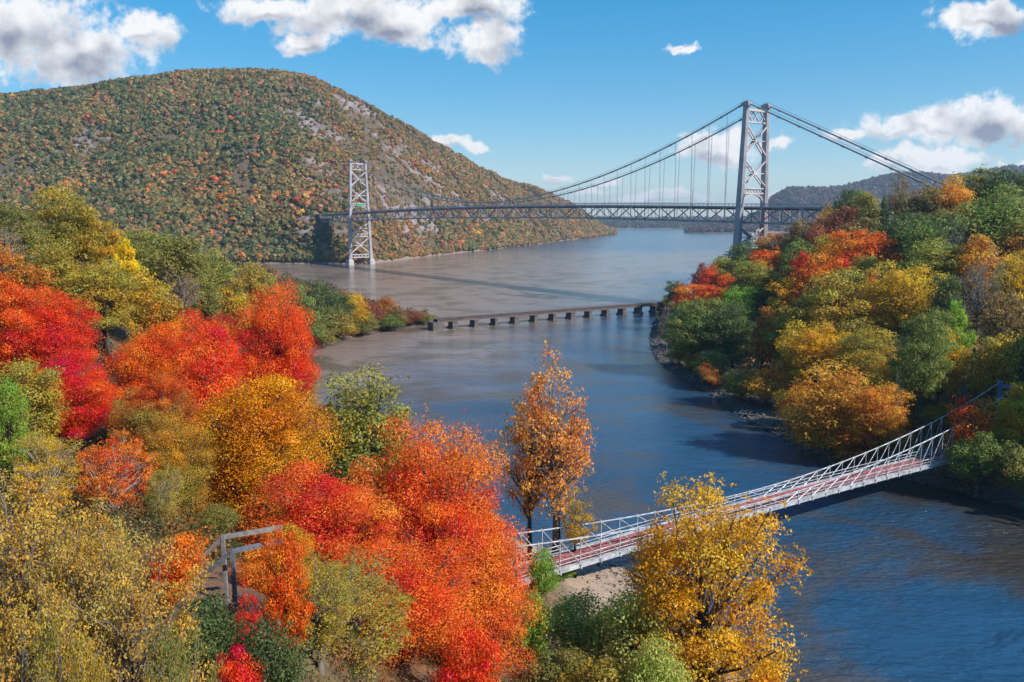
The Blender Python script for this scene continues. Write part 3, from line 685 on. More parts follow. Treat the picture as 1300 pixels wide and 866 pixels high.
# tall end bents and the anchor pylon on the right bank
PY = atY(1281, 487, 141.0); pz = gz(PY[0], PY[1])
py_ = MB(); pl = PY - FO
for sd_ in (-1, 1):
    b0 = np.array([*(PY[:2] + fy[:2] * sd_ * 1.5), pz - .5]) - FO; t0 = np.array([*(PY[:2] + fy[:2] * sd_ * 1.5), PY[2]]) - FO
    py_.bar(b0, t0, .55, .55); py_.box(t0 + UZ * .1, (.8, .8, .25), math.atan2(fx[1], fx[0]))
py_.bar(pl + fy * 1.5 - UZ * .6, pl - fy * 1.5 - UZ * .6, .35, .6); py_.bar(pl + fy * 1.5 - UZ * 3.0, pl - fy * 1.5 - UZ * 3.0, .3, .4)
py_.build('anchor_pylon', MT['bluesteel'], fb)
for sd_ in (-1, 1):
    m = MB(); a = fp(FLn, sd_ * WF, ch(FLn)); b = np.array([*(PY[:2] + fy[:2] * sd_ * 1.5), PY[2]]) - FO
    m.path([a, (a + b) / 2 - UZ * .25, b], [.09, .09, .09], 6); m.build('backstay', MT['galv'], fb)
m = MB(); c_ = fp(FLn + 3, 0, -2.0); m.box(c_, (7.0, 5.2, 3.6), math.atan2(fx[1], fx[0])); m.build('abutment', MT['pierstone'], fb); m = MB(); c_ = fp(-3, 0, -2.0); m.box(c_, (6.0, 5.2, 3.6), math.atan2(fx[1], fx[0]))
m.build('abutment', MT['pierstone'], fb)

# ================================================================== WOODEN STAIR RAILINGS, BOULDER, BOARD, DRIFTWOOD
def P_(px, py, Y): return atY(px, py, Y)
st0 = P_(283, 740, 31.5); st = empty('wooden_stairs', tuple(st0)); tag(st, 'weathered grey wooden stair rails at the head of the hillside path', 'stairs')
def rail_side(Y, pts, posts, matn):
    P3 = [P_(a, b, Y) for a, b in pts]
    P3[2][1] = Y + 1.2 if len(P3) > 2 else 0; 
    h = MB()
    for a, b in zip(P3[:-1], P3[1:]): h.bar(a - st0, b - st0, .11, .19)
    h.build('handrail', MT[matn], st)
    for (a, b, c) in posts:
        top = P_(a, b, Y); g_ = min(gz(top[0], top[1]), P_(a, c, Y)[2]) - .3
        q = MB(); q.bar(np.array([top[0], top[1], g_]) - st0, top - st0, .15, .15); q.build('post', MT[matn], st)
rail_side(32.2, [(250, 714), (283, 682), (349, 683)], [(283, 680, 739)], 'wood')
rail_side(30.8, [(259, 731), (294, 700), (349, 701)], [(295, 699, 752)], 'darkwood')
def rock_mesh(name, seed, sub=3, flat=.7):
    import bmesh
    bm = bmesh.new(); bmesh.ops.create_icosphere(bm, subdivisions=sub, radius=1.0); r = np.random.default_rng(seed); pl_ = r.normal(size=(9, 3)); pl_ /= np.linalg.norm(pl_, axis=1)[:, None]; off = r.uniform(.62, .95, 9)
    for v_ in bm.verts:
        c = np.array(v_.co)
        for n_, d_ in zip(pl_, off):
            e = c @ n_ - d_
            if e > 0: c = c - n_ * e * .85
        c = c * (1 + .05 * math.sin(c[0] * 7 + seed) * math.cos(c[1] * 6)); v_.co = (c[0], c[1], c[2] * flat)
    me = bpy.data.meshes.new(name); bm.to_mesh(me); bm.free(); return me
def rock_thing(px, py, w, Y, label, seed, m_='boulder', nm='boulder', cat='boulder'):
    p = P_(px, py, Y); R_ = w / F * depth(p) / 2; me = rock_mesh(nm, seed); me.materials.append(MT[m_]); ob = bpy.data.objects.new(nm, me); ob.scale = (R_, R_ * .85, R_); ob.location = (p[0], p[1], gz(p[0], p[1]) + R_ * .35); ob.rotation_euler[2] = seed
    tag(link(ob), label, cat); return ob
def march(px, py, off=0.0, y0=14, y1=560):
    "distance along a line of sight where it comes within off metres of the ground"
    ys = np.arange(y0, y1, .5); r = ray(px, py); X_ = CAM[0] + r[0] * ys / r[1]; Z_ = CAM[2] + r[2] * ys / r[1]
    hit = np.nonzero(Z_ < ground(X_, ys) + off)[0]
    return float(ys[hit[0]]) if len(hit) else None
rock_thing(245, 650, 17, march(245, 652) or 40, 'round pale boulder lying beside the path under the orange maple', 3)
rock_thing(137, 414, 15, march(137, 418) or 90, 'pale rock outcrop showing in the gap between yellow and red crowns', 9, nm='rock_outcrop', cat='rock')
pb = march(690, 818) or 70; p = P_(690, 822, pb); nb = empty('notice_board', (p[0], p[1], gz(p[0], p[1])), .2); tag(nb, 'small white notice board on a brown frame at the beach edge', 'notice board')
q = MB(); q.box((0, 0, 1.45), (1.9, .08, 1.35)); q.build('board', MT['white'], nb)
q = MB(); q.box((-1.0, 0, 1.0), (.13, .13, 2.3)); q.box((1.0, 0, 1.0), (.13, .13, 2.3)); q.box((0, 0, 2.2), (2.3, .2, .1)); q.build('frame', MT['driftwood'], nb)
def log_thing(a, b, r, label, seed):
    A_ = atz(*a, .45); B_ = atz(*b, .9); mid = (A_ + B_) / 2 + UZ * .15 + np.array([.3, .2, 0])
    m = MB(); m.path([A_ - A_, (A_ + mid) / 2 - A_, mid - A_, B_ - A_], [r * .45, r * .8, r, r * 1.2], 7)
    for k_ in range(4):
        f_ = .2 + .18 * k_; p0 = A_ + (B_ - A_) * f_ - A_; m.path([p0, p0 + np.array([.5 * math.sin(seed + k_), .4, .5]), p0 + np.array([1.2 * math.sin(seed + k_), .8, .9])], [r * .4, r * .25, r * .1], 5)
    o = m.build('driftwood_log', MT['driftwood'], None, True); o.location = A_; tag(o, label, 'log', 'driftwood on the right bank'); return o
log_thing((926, 524), (990, 533), .26, 'bleached fallen trunk lying off the right shore, upper of three', 1)
log_thing((929, 528), (985, 545), .24, 'slim fallen trunk slanting out of the right shore, middle of three', 2)
log_thing((932, 541), (1014, 547), .30, 'long dark fallen trunk along the right shore, lowest of three', 3)
# rubble along the waterline
def rubble(name, n, pick, seed, lab, r0=.22, r1=.75, m_='rock'):
    r = np.random.default_rng(seed); base = rock_mesh('tmp', seed, 1); bv = np.array([v_.co for v_ in base.vertices]); bf = np.array([p_.vertices for p_ in base.polygons]); bpy.data.meshes.remove(base)
    X_, Y_ = pick(r, n); Z_ = ground(X_, Y_); n = len(X_); s_ = r.uniform(0, 1, n) ** 2.2 * (r1 - r0) + r0; a = r.uniform(0, 6.28, n)
    V_ = bv[None] * (s_[:, None, None] * r.uniform(.7, 1.3, (n, 1, 3))) * (1 + r.normal(size=(n, len(bv), 1)) * .08)
    ca, sa = np.cos(a)[:, None], np.sin(a)[:, None]; V2 = np.stack([V_[..., 0] * ca - V_[..., 1] * sa + X_[:, None], V_[..., 0] * sa + V_[..., 1] * ca + Y_[:, None], V_[..., 2] + Z_[:, None] + s_[:, None] * .1], -1)
    f_ = (bf[None] + (np.arange(n) * len(bv))[:, None, None]).reshape(-1, 3)
    ob = bpy.data.objects.new(name, np_mesh(name, V2.reshape(-1, 3), 3, MT[m_], faces=f_)); tag(link(ob), lab, kind='stuff')
def along(sh, lo, hi):
    S = np.array(sh); L = np.linalg.norm(np.diff(S, axis=0), axis=1); cl = np.concatenate([[0], np.cumsum(L)])
    def pick(r, n):
        q = r.uniform(0, cl[-1], n); X_ = np.interp(q, cl, S[:, 0]); Y_ = np.interp(q, cl, S[:, 1]); i = np.clip(np.searchsorted(cl, q) - 1, 0, len(L) - 1)
        d = (S[i + 1] - S[i]) / L[i][:, None]; off = r.uniform(lo, hi, n); return X_ - d[:, 1] * off, Y_ + d[:, 0] * off
    return pick
rubble('shore_rubble', 1700, along(RIGHT_SH[3:21], -4.5, .6), 7, 'dark broken rocks along the right shore')
rubble('beach_pebbles', 2200, along(LEFT_SH[3:14], -1, 9), 8, 'small stones scattered on the sandy beach', .05, .22)
rubble('spit_rubble', 600, along(LEFT_SH[14:30], -.5, 2), 9, 'rocks edging the left bank spit', .2, .7)

# ================================================================== HAZE over the valley
m, t = mat('valley_haze')
v_ = t.n('ShaderNodeVolumePrincipled', {'Color': (.60, .78, 1.0, 1), 'Density': 0.85e-4, 'Anisotropy': .25}); t.n('ShaderNodeOutputMaterial', {1: v_.outputs[0]})
o = MB().box((0, 5300, 166), (15600, 13800, 348)).build('haze', m); tag(o, kind='stuff')
# ================================================================== TREES
PALETTE_GAIN = 1.3
PAL = {  # two leaf colours each (linear)
    'scarlet': ((.64, .040, .036), (.64, .13, .035)), 'crimson': ((.60, .018, .040), (.62, .10, .03)), 'redorange': ((.68, .085, .03), (.60, .22, .035)),
    'orange': ((.68, .22, .02), (.46, .27, .033)), 'orangegold': ((.62, .27, .02), (.36, .26, .04)), 'gold': ((.58, .33, .03), (.32, .25, .045)), 'yellow': ((.78, .47, .02), (.66, .42, .03)),
    'olivegold': ((.44, .28, .04), (.22, .21, .045)), 'olive': ((.25, .20, .045), (.15, .17, .045)), 'olivegreen': ((.16, .20, .045), (.32, .27, .05)), 'green': ((.105, .16, .036), (.20, .21, .05)),
    'bright': ((.12, .25, .03), (.26, .32, .05)), 'dark': ((.062, .098, .032), (.110, .130, .040)), 'copper': ((.52, .19, .03), (.42, .26, .05)), 'salmon': ((.70, .235, .055), (.62, .30, .075)),
    'rust': ((.40, .12, .03), (.34, .19, .045)), 'maroon': ((.22, .045, .05), (.26, .11, .05)), 'brown': ((.24, .14, .06), (.17, .15, .05)), 'pinkgrey': ((.36, .22, .15), (.28, .21, .11)),
    'grey': ((.20, .19, .15), (.15, .16, .11)), 'flame': ((.78, .060, .038), (.80, .24, .045)), 'tan': ((.56, .30, .05), (.34, .26, .075)), 'grass': ((.36, .43, .09), (.40, .37, .12)),
    'redolive': ((.58, .08, .025), (.26, .22, .045)), 'orangegreen': ((.58, .24, .03), (.17, .21, .045)), 'amber': ((.66, .31, .03), (.50, .33, .045)),
}
def crown_variant(seed, clumps, leaves, leaf, shape='round', cr=(.10, .19), fill=.55, stray=.07):
    "unit crown: x, y in [-.5,.5], z in [0,1]; returns (crown mesh, branches mesh)"
    r = np.random.default_rng(seed)
    def inside_pt():
        while True:
            p = r.uniform(-1, 1, 3); n_ = np.linalg.norm(p)
            if n_ > 1 or n_ < fill: continue
            if shape == 'round' and p[2] < -.55: continue
            if shape == 'dome':
                if p[2] < -.75: continue
            if shape == 'tall':
                k_ = 1 - .55 * max(0, p[2]) - .15 * max(0, -p[2]); p[0] *= k_; p[1] *= k_
            if shape == 'pine': k_ = (1 - p[2]) / 2 * .95 + .08; p[0] *= k_; p[1] *= k_
            return p
    cs = []
    for _ in range(clumps):
        best, bd = None, -1
        for _ in range(14):
            p = inside_pt(); d = min([np.linalg.norm(p - q) for q in cs] or [9])
            if d > bd: best, bd = p, d
        cs.append(best)
    cs = np.array(cs); lobes = r.normal(size=(7, 3)); lobes[:, 2] += .3; lobes /= np.linalg.norm(lobes, axis=1)[:, None]
    dirs = cs / (np.linalg.norm(cs, axis=1)[:, None] + 1e-6); lob = (np.clip(dirs @ lobes.T, 0, 1) ** 4).max(1); cs = cs * (.60 + .46 * lob)[:, None]
    cs[:, 2] = (cs[:, 2] - cs[:, 2].min()) / (cs[:, 2].max() - cs[:, 2].min()) * 2 - 1 if shape != 'dome' else cs[:, 2] / max(abs(cs[:, 2]).max(), .1)
    rad = r.uniform(*cr, clumps) * 1.0
    lop = np.array([r.uniform(-.12, .12), r.uniform(-.12, .12)])
    cen = np.stack([cs[:, 0] * (.5 - cr[0]) + lop[0] * (cs[:, 2] + 1) / 2, cs[:, 1] * (.5 - cr[0]) + lop[1] * (cs[:, 2] + 1) / 2, .5 + cs[:, 2] * (.5 - cr[0] * .8)], 1)
    K = leaves // clumps
    v_, d = leaf_quads(cen, rad, K, r, leaf=np.full(clumps, leaf), squash=.72, up=.30, rough=.40, shell=(.5, 1.12))
    ph = r.uniform(0, 6.28, 3); tl = .5 + .33 * np.sin(cen @ np.array([7, 5, 4]) + ph[0]) + .33 * np.sin(cen @ np.array([-4, 8, 9]) + ph[1])
    tone = np.clip(np.repeat((.62 * tl + .38 * r.uniform(0, 1, clumps))[:, None], K, 1) + r.normal(size=(clumps, K)) * .18, 0, 1)
    jit = np.clip(np.repeat(r.uniform(.2, .8, clumps)[:, None], K, 1) + r.normal(size=(clumps, K)) * .15, 0, 1)
    V_ = [v_]; T_ = [tone.ravel()]; J_ = [jit.ravel()]
    ns = int(leaves * stray / 6)                      # sprays that break the outline
    ci_ = r.integers(0, clumps, ns); dd = r.normal(size=(ns, 3)); dd[:, 2] += .3; dd /= np.linalg.norm(dd, axis=1)[:, None]
    sc_ = cen[ci_] + dd * (rad[ci_] * r.uniform(1.0, 1.5, ns))[:, None]
    vs_, d_ = leaf_quads(sc_, np.full(ns, leaf * 1.6), 6, r, leaf=np.full(ns, leaf), squash=.8, rough=.9, shell=(.2, 1))
    V_.append(vs_); T_.append(np.repeat(tone[ci_, 0], 6)); J_.append(r.uniform(.2, .9, ns * 6))
    me = np_mesh('crown', np.concatenate(V_), 4, MT['leaf'], {'tone': ('FLOAT', np.concatenate(T_)), 'jitter': ('FLOAT', np.concatenate(J_))})
    m = MB(); top = np.array([lop[0], lop[1], .78]); st_ = [np.array([0, 0, -.02]), np.array([.015, -.01, .2]), np.array([lop[0] * .4, lop[1] * .4, .48]), top]
    m.path(st_, [.022, .018, .012, .004], 6)
    def stem(z):
        z = min(max(z, 0), .75)
        for a_, b_ in zip(st_[:-1], st_[1:]):
            if z <= b_[2]: f_ = (z - a_[2]) / (b_[2] - a_[2]); return a_ + (b_ - a_) * f_
        return top
    for i in range(clumps):
        c = cen[i]; s0 = stem(c[2] * .62 - .06 - .1 * r.random()); mid = (s0 + c) / 2 + np.array([r.normal() * .03, r.normal() * .03, -.02 + .05 * r.random()]); out = c + (c - mid) * .35
        rr = .010 * (1 - .5 * s0[2]); m.path([s0, mid, c, out], [rr, rr * .62, rr * .36, rr * .14], 5)
        for _ in range(3):
            e = c + np.array([r.normal(), r.normal(), r.normal() * .6]) * rad[i] * .75; m.path([mid * .45 + c * .55, e], [rr * .32, rr * .1], 4)
    b = m.mesh('branches'); b.materials.append(MT['bark'])
    return me, b
VAR = {
 'hero': [crown_variant(100 + i, 120, 90000, .0088, 'dome', (.075, .15), .40) for i in range(4)],
 'big':  [crown_variant(200 + i, 72, 20000, .0185, 'round', (.085, .165), .45) for i in range(4)],
 'mid':  [crown_variant(300 + i, 46, 9000, .028, 'round', (.10, .19), .5) for i in range(6)],
 'tall': [crown_variant(400 + i, 44, 6500, .034, 'tall', (.09, .17), .4) for i in range(3)],
 'airy': [crown_variant(500 + i, 60, 7000, .016, 'tall', (.055, .12), .3, .25) for i in range(3)],
 'thin': [crown_variant(600 + i, 46, 2300, .016, 'round', (.07, .14), .3, .3) for i in range(3)],
 'wispy': [crown_variant(650 + i, 80, 15000, .0125, 'dome', (.06, .12), .3, .3) for i in range(3)],
 'bush': [crown_variant(700 + i, 36, 9500, .026, 'dome', (.12, .22), .3) for i in range(4)],
 'open': [crown_variant(851 + i, 76, 32000, .0115, 'round', (.065, .13), .25, .3) for i in range(2)],
 'pine': [crown_variant(800 + i, 54, 5200, .034, 'pine', (.07, .13), .2) for i in range(2)],
}
def trunk_mesh():
    m = MB(); a = [np.array([.35 * math.sin(z * 5) * .3, .3 * math.sin(z * 4 + 1) * .3, z]) for z in np.linspace(-.04, 1.04, 8)]; a[0] *= np.array([0, 0, 1])
    for p in a[-2:]: p[0] *= .3; p[1] *= .3
    m.path(a, [1.7, 1.25, 1.1, 1.02, .96, .9, .84, .78], 8); me = m.mesh('trunk'); me.materials.append(MT['bark']); me.polygons.foreach_set('use_smooth', [True] * len(me.polygons)); return me
TRUNK = trunk_mesh()
BARK = {'d': (.10, .075, .06, 1), 'g': (.20, .17, .15, 1), 'p': (.42, .36, .32, 1)}
TREES = []; VC = {}; REPORT = []
def tree(name, cat, px, top, bot, wpx, Y, kind, pal, label, group=None, th=3.0, bark='d', rot=None, minh=None):
    wpx *= 1.17 if kind not in ('airy', 'thin', 'wispy') else 1.05
    if group == GS: wpx *= 1.5; top -= 3
    if Y is None:
        Y = march(px, bot, th)
        if Y is None: REPORT.append(('nohit', px, top, label)); Y = 300
    c = atY(px, bot, Y); g = gz(c[0], c[1]); zt = atY(px, top, Y)[2]; Wd = wpx / F * depth(c)
    zb = max(c[2], g + (.15 if kind == 'bush' else .35))
    if zt - zb < .45 * Wd:                             # a crown needs its depth: carry it down behind whatever stands in front
        zb = max(g + .3, zt - .8 * Wd)
    if group == GR and kind != 'bush' and th > 1: zb = max(zb, g + .24 * (zt - g))
    if kind not in ('bush', 'airy', 'thin') and zb - g > .55 * (zt - zb): zb = g + .30 * (zt - g)
    if kind in ('airy', 'thin') and zb - g > 1.1 * (zt - zb): zb = g + .45 * (zt - g)
    H = zt - zb
    if H < .8: REPORT.append(('flat', px, top, round(H, 1), round(Y), label)); H = max(H, .35 * Wd, 1.0)
    i = VC.get(kind, 0); VC[kind] = i + 1; vs = VAR[kind]; cr, brn = vs[i % len(vs)]
    rz = (i * 2.399 + px) % 6.283 if rot is None else rot
    e = empty(name, (c[0], c[1], g), rz); tag(e, label, cat, group)
    L = zb - g
    if L > 1.1 * H + 3: REPORT.append(('long trunk', px, top, round(L, 1), round(H, 1), round(Y), label))
    a, b = [[min(.82, x * PALETTE_GAIN * (1.2 if group == GR else 1)) for x in q] for q in PAL[pal]]
    co = bpy.data.objects.new('crown', cr); co.location = (0, 0, L); co.scale = (Wd, Wd, H); co.color = (*a, 1); co['second_leaf_colour'] = [float(x) for x in b]; link(co, e)
    bo = bpy.data.objects.new('branches', brn); bo.location = (0, 0, L); bo.scale = (Wd, Wd, H); bo.color = BARK[bark]; link(bo, e)
    r0 = .022 * Wd
    to = bpy.data.objects.new('trunk', TRUNK); to.scale = (r0 * 1.15, r0 * 1.15, L + .06 * H); to.color = BARK[bark]; link(to, e)
    TREES.append((px, top, bot, wpx, Y, L, H, label)); return e
MPL, OAK, BSH, TRE = ('maple_tree', 'tree'), ('oak_tree', 'tree'), ('bush', 'bush'), ('tree', 'tree')
GR, GL, GS = 'trees on the wooded right bank', 'trees on the left bank', 'bushes along the left bank spit'
def T(nc, *a, **k): return tree(nc[0], nc[1], *a, **k)

# ---- right bank, skyline and upper slope
T(OAK, 1290, 213, 268, 78, 292, 'mid', 'dark', 'dark green tree at the top right end of the hilltop skyline', GR)
T(OAK, 1240, 214, 268, 76, 305, 'mid', 'olive', 'brownish green tree on the skyline, left of the darkest hilltop tree', GR)
T(OAK, 1208, 224, 278, 62, 278, 'mid', 'copper', 'orange brown tree just below the hilltop skyline', GR)
T(OAK, 1172, 236, 286, 66, 282, 'mid', 'brown', 'brown tree on the skyline beside the orange brown one', GR)
T(TRE, 1142, 218, 290, 50, 300, 'airy', 'brown', 'thin bare-topped tree on the skyline where the bridge cables vanish', GR, bark='d')
T(OAK, 1103, 243, 290, 52, 312, 'mid', 'olive', 'olive tree on the skyline right of the pine', GR)
T(('pine_tree', 'tree'), 1076, 240, 262, 38, 326, 'mid', 'dark', 'dark flat-topped pine above the end of the bridge deck', GR)
T(OAK, 1056, 258, 285, 28, 326, 'mid', 'olivegold', 'small yellowish tree at the end of the bridge deck', GR)
T(OAK, 1074, 262, 298, 56, 308, 'mid', 'maroon', 'dull maroon tree under the flat-topped pine', GR)
T(('cypress_tree', 'tree'), 1121, 248, 292, 17, 286, 'tall', 'dark', 'narrow dark evergreen standing upright like a column', GR)
T(OAK, 1275, 236, 285, 88, 256, 'mid', 'green', 'broad mid green tree below the top right skyline', GR)
T(OAK, 1195, 268, 308, 118, 246, 'mid', 'dark', 'wide dark green tree in the middle of the upper slope', GR)
T(OAK, 1266, 258, 306, 112, 228, 'mid', 'green', 'wide fresh green tree on the upper slope by the right edge', GR)
T(OAK, 1142, 270, 312, 84, 262, 'mid', 'dark', 'dark green tree right behind the big orange dome', GR)
T(OAK, 1180, 278, 320, 66, 228, 'mid', 'green', 'deep green tree left of the greyish bare one on the upper slope', GR)
T(TRE, 1214, 280, 322, 50, 222, 'thin', 'grey', 'greyish nearly bare tree on the upper slope among greens', GR, bark='g')
T(OAK, 1092, 276, 314, 74, 280, 'mid', 'brown', 'brownish olive tree behind the big orange dome', GR)
T(OAK, 1048, 270, 306, 44, 318, 'mid', 'rust', 'rust tree below the small yellowish one', GR)
T(OAK, 1036, 286, 318, 46, 305, 'mid', 'maroon', 'purplish red tree halfway up to the bridge deck end', GR)
T(OAK, 1008, 280, 318, 44, 332, 'mid', 'brown', 'dark olive brown tree right of the near bridge tower', GR)
T(OAK, 982, 296, 322, 48, 345, 'mid', 'rust', 'rusty red tree at the foot of the near bridge tower', GR)
T(OAK, 938, 306, 340, 48, 372, 'mid', 'dark', 'dark green tree on the river side of the near tower', GR)
T(OAK, 970, 309, 336, 54, 350, 'mid', 'green', 'green tree below the rusty red one at the near tower', GR)
T(OAK, 914, 326, 350, 22, 384, 'mid', 'dark', 'small dark tree on the river edge beneath the near tower', GR)
T(OAK, 1010, 304, 336, 54, 300, 'mid', 'green', 'mid green tree above the crimson maple', GR)
T(OAK, 1045, 298, 338, 60, 280, 'mid', 'olivegold', 'tan olive tree left of the big orange dome', GR)
# middle slope
T(MPL, 984, 318, 350, 70, 305, 'mid', 'redorange', 'dull orange maple on the slope below the near tower', GR)
T(MPL, 950, 326, 356, 40, 335, 'mid', 'olivegreen', 'yellowish green tree left of the dull orange maple', GR)
T(MPL, 889, 334, 366, 28, 372, 'mid', 'maroon', 'small dark red tree on the river edge', GR)
T(MPL, 902, 337, 376, 38, 350, 'mid', 'scarlet', 'scarlet maple nearest the river on the right bank', GR)
T(MPL, 922, 348, 378, 36, 330, 'mid', 'redorange', 'small orange maple right of the riverside scarlet one', GR)
T(OAK, 926, 328, 358, 52, 352, 'mid', 'olivegreen', 'light green tree behind the riverside scarlet maple', GR)
T(MPL, 884, 360, 404, 60, None, 'mid', 'redorange', 'red orange tree sloping down to the trestle end', GR, th=3)
T(OAK, 861, 357, 386, 34, 392, 'mid', 'dark', 'small dark green tree at the right end of the trestle', GR)
T(BSH, 846, 375, 392, 16, 404, 'bush', 'olive', 'small olive bush on the trestle abutment', GR)
T(OAK, 970, 332, 390, 76, None, 'big', 'olivegreen', 'big rounded olive green tree below the dull orange maple', GR, th=4)
T(MPL, 1017, 320, 354, 34, 268, 'mid', 'crimson', 'crimson maple, the brightest red on the right bank', GR)
T(MPL, 1040, 324, 374, 70, 246, 'mid', 'redorange', 'flame orange maple in front of the crimson one', GR)
T(MPL, 1004, 352, 400, 54, 250, 'mid', 'orange', 'orange tree half hidden behind the big golden olive one', GR)
T(MPL, 1098, 292, 356, 104, 252, 'big', 'redorange', 'big orange dome-shaped maple on the middle slope', GR)
T(OAK, 1106, 326, 368, 56, 236, 'mid', 'olivegreen', 'light green tree in front of the big orange dome', GR)
T(MPL, 1070, 328, 360, 26, 246, 'mid', 'scarlet', 'small scarlet maple left of the light green tree', GR)
T(MPL, 1102, 343, 392, 24, 222, 'mid', 'scarlet', 'narrow scarlet maple beside the big golden olive tree', GR)
T(OAK, 1058, 343, 455, 118, None, 'big', 'olivegold', 'largest golden olive tree in the middle of the right bank', GR, th=5)
T(MPL, 1150, 334, 410, 92, 205, 'big', 'gold', 'large golden tree right of the narrow scarlet maple', GR)
T(OAK, 1188, 305, 356, 108, 224, 'big', 'olivegreen', 'wide yellowish green tree above the large golden one', GR)
T(MPL, 1246, 298, 345, 76, 215, 'mid', 'copper', 'golden brown tree behind the tall grey tree', GR)
T(MPL, 1292, 320, 385, 66, 188, 'mid', 'gold', 'golden tree at the right edge below the pinkish one', GR)
T(OAK, 1291, 284, 318, 64, 222, 'mid', 'rust', 'pinkish rust tree at the right edge above the golden one', GR)
T(TRE, 1240, 312, 405, 62, 178, 'thin', 'grey', 'tall pale grey nearly leafless tree with a dark straight trunk', GR, bark='g')
T(TRE, 1206, 350, 400, 46, 190, 'mid', 'dark', 'dark tree in the shade left of the tall grey one', GR)
T(OAK, 1280, 372, 440, 74, 172, 'mid', 'brown', 'shaded brown tree at the right edge under the golden one', GR)
# lower slope and shore
T(OAK, 878, 377, 455, 78, None, 'big', 'green', 'leafy green tree at the left point of the right bank', GR, th=4)
T(OAK, 930, 384, 462, 82, None, 'big', 'dark', 'dark green shaded tree right of the leafy green one', GR, th=4)
T(TRE, 846, 392, 440, 34, None, 'thin', 'brown', 'sparse brownish tree leaning over the tip of the right bank', GR, th=2, bark='g')
T(OAK, 938, 364, 398, 48, 275, 'mid', 'bright', 'yellow green tree top over the dark green shaded tree', GR)
T(MPL, 966, 392, 470, 44, None, 'tall', 'rust', 'narrow rust orange tree beside the dark green shaded one', GR, th=4)
T(OAK, 1008, 378, 450, 70, 212, 'mid', 'olivegold', 'olive gold tree between the rust one and golden olive one', GR)
T(OAK, 1034, 410, 485, 84, None, 'big', 'orangegold', 'orange gold tree low on the slope above the copper foliage', GR, th=5)
T(MPL, 972, 468, 512, 66, None, 'bush', 'copper', 'low copper tree behind the driftwood shore', GR, th=1)
T(OAK, 1086, 415, 492, 84, None, 'big', 'olivegold', 'tawny olive tree with dark limbs left of the straight green tree', GR, th=5)
T(TRE, 1164, 392, 500, 76, None, 'big', 'green', 'straight green tree standing behind the footbridge', GR, th=8, bark='d')
T(TRE, 1216, 382, 455, 38, 162, 'tall', 'bright', 'slim bright green tree below the tall grey one', GR)
T(MPL, 1192, 418, 492, 58, 158, 'mid', 'orangegold', 'orange gold tree between straight and slim green trees', GR)
T(MPL, 1060, 462, 575, 124, None, 'big', 'copper', 'large copper orange tree drooping over the right shore', GR, th=.3)
T(MPL, 1112, 484, 572, 76, None, 'big', 'copper', 'rust tree on the shore right of the large copper one', GR, th=2)
T(MPL, 1014, 490, 540, 52, None, 'bush', 'copper', 'brownish copper bush left of the large copper tree', GR, th=.6)
T(OAK, 1130, 455, 520, 60, None, 'mid', 'orangegold', 'gold flecked tree above the rust one on the shore', GR, th=3)
T(MPL, 1262, 424, 488, 70, 152, 'mid', 'olivegold', 'yellow brown tree up the slope from the anchor pylon', GR)
T(OAK, 1300, 430, 492, 40, 150, 'mid', 'dark', 'dark green tree at the right edge behind the anchor pylon', GR)
T(MPL, 1238, 508, 556, 64, 134, 'mid', 'redorange', 'scarlet orange maple beside the right end of the footbridge', GR)
T(BSH, 1240, 545, 616, 76, 131, 'bush', 'green', 'thick green bush under the right end of the footbridge', GR)
T(MPL, 1292, 486, 560, 62, 132, 'mid', 'orangegold', 'orange gold tree right of the anchor pylon', GR)
T(BSH, 1291, 560, 632, 56, 126, 'bush', 'olive', 'olive bush at the right edge above the rocky shore', GR)
T(BSH, 1268, 530, 590, 50, 134, 'bush', 'olivegold', 'gold brown bush behind the thick green one', GR)
T(BSH, 905, 446, 484, 50, None, 'bush', 'olive', 'olive bush on the bank under the dark green tree', GR, th=.3)
T(BSH, 862, 432, 462, 40, None, 'bush', 'olive', 'low olive bush near the tip of the right bank', GR, th=.3)
T(BSH, 1190, 510, 540, 44, None, 'bush', 'olivegold', 'yellowish bush on the shaded ground behind the footbridge rails', GR, th=.3)
T(BSH, 1000, 440, 470, 40, None, 'bush', 'green', 'green shrub beside the narrow rust tree', GR, th=.5)
T(BSH, 1146, 520, 548, 40, None, 'bush', 'rust', 'low rust shrub among trunks behind the footbridge', GR, th=.3)
T(BSH, 905, 462, 492, 36, None, 'bush', 'rust', 'small rust shrub on the right shore below the dark trees', GR, th=.2)
T(BSH, 880, 448, 472, 34, None, 'bush', 'olivegold', 'tan shrub right of the low bush at the bank tip', GR, th=.2)
T(BSH, 940, 470, 508, 50, None, 'bush', 'olive', 'shaded olive shrub above the fallen trunks', GR, th=.2)
T(TRE, 1136, 470, 560, 20, None, 'thin', 'grey', 'bare leaning stem standing behind the footbridge rails', GR, th=1.0, bark='g')

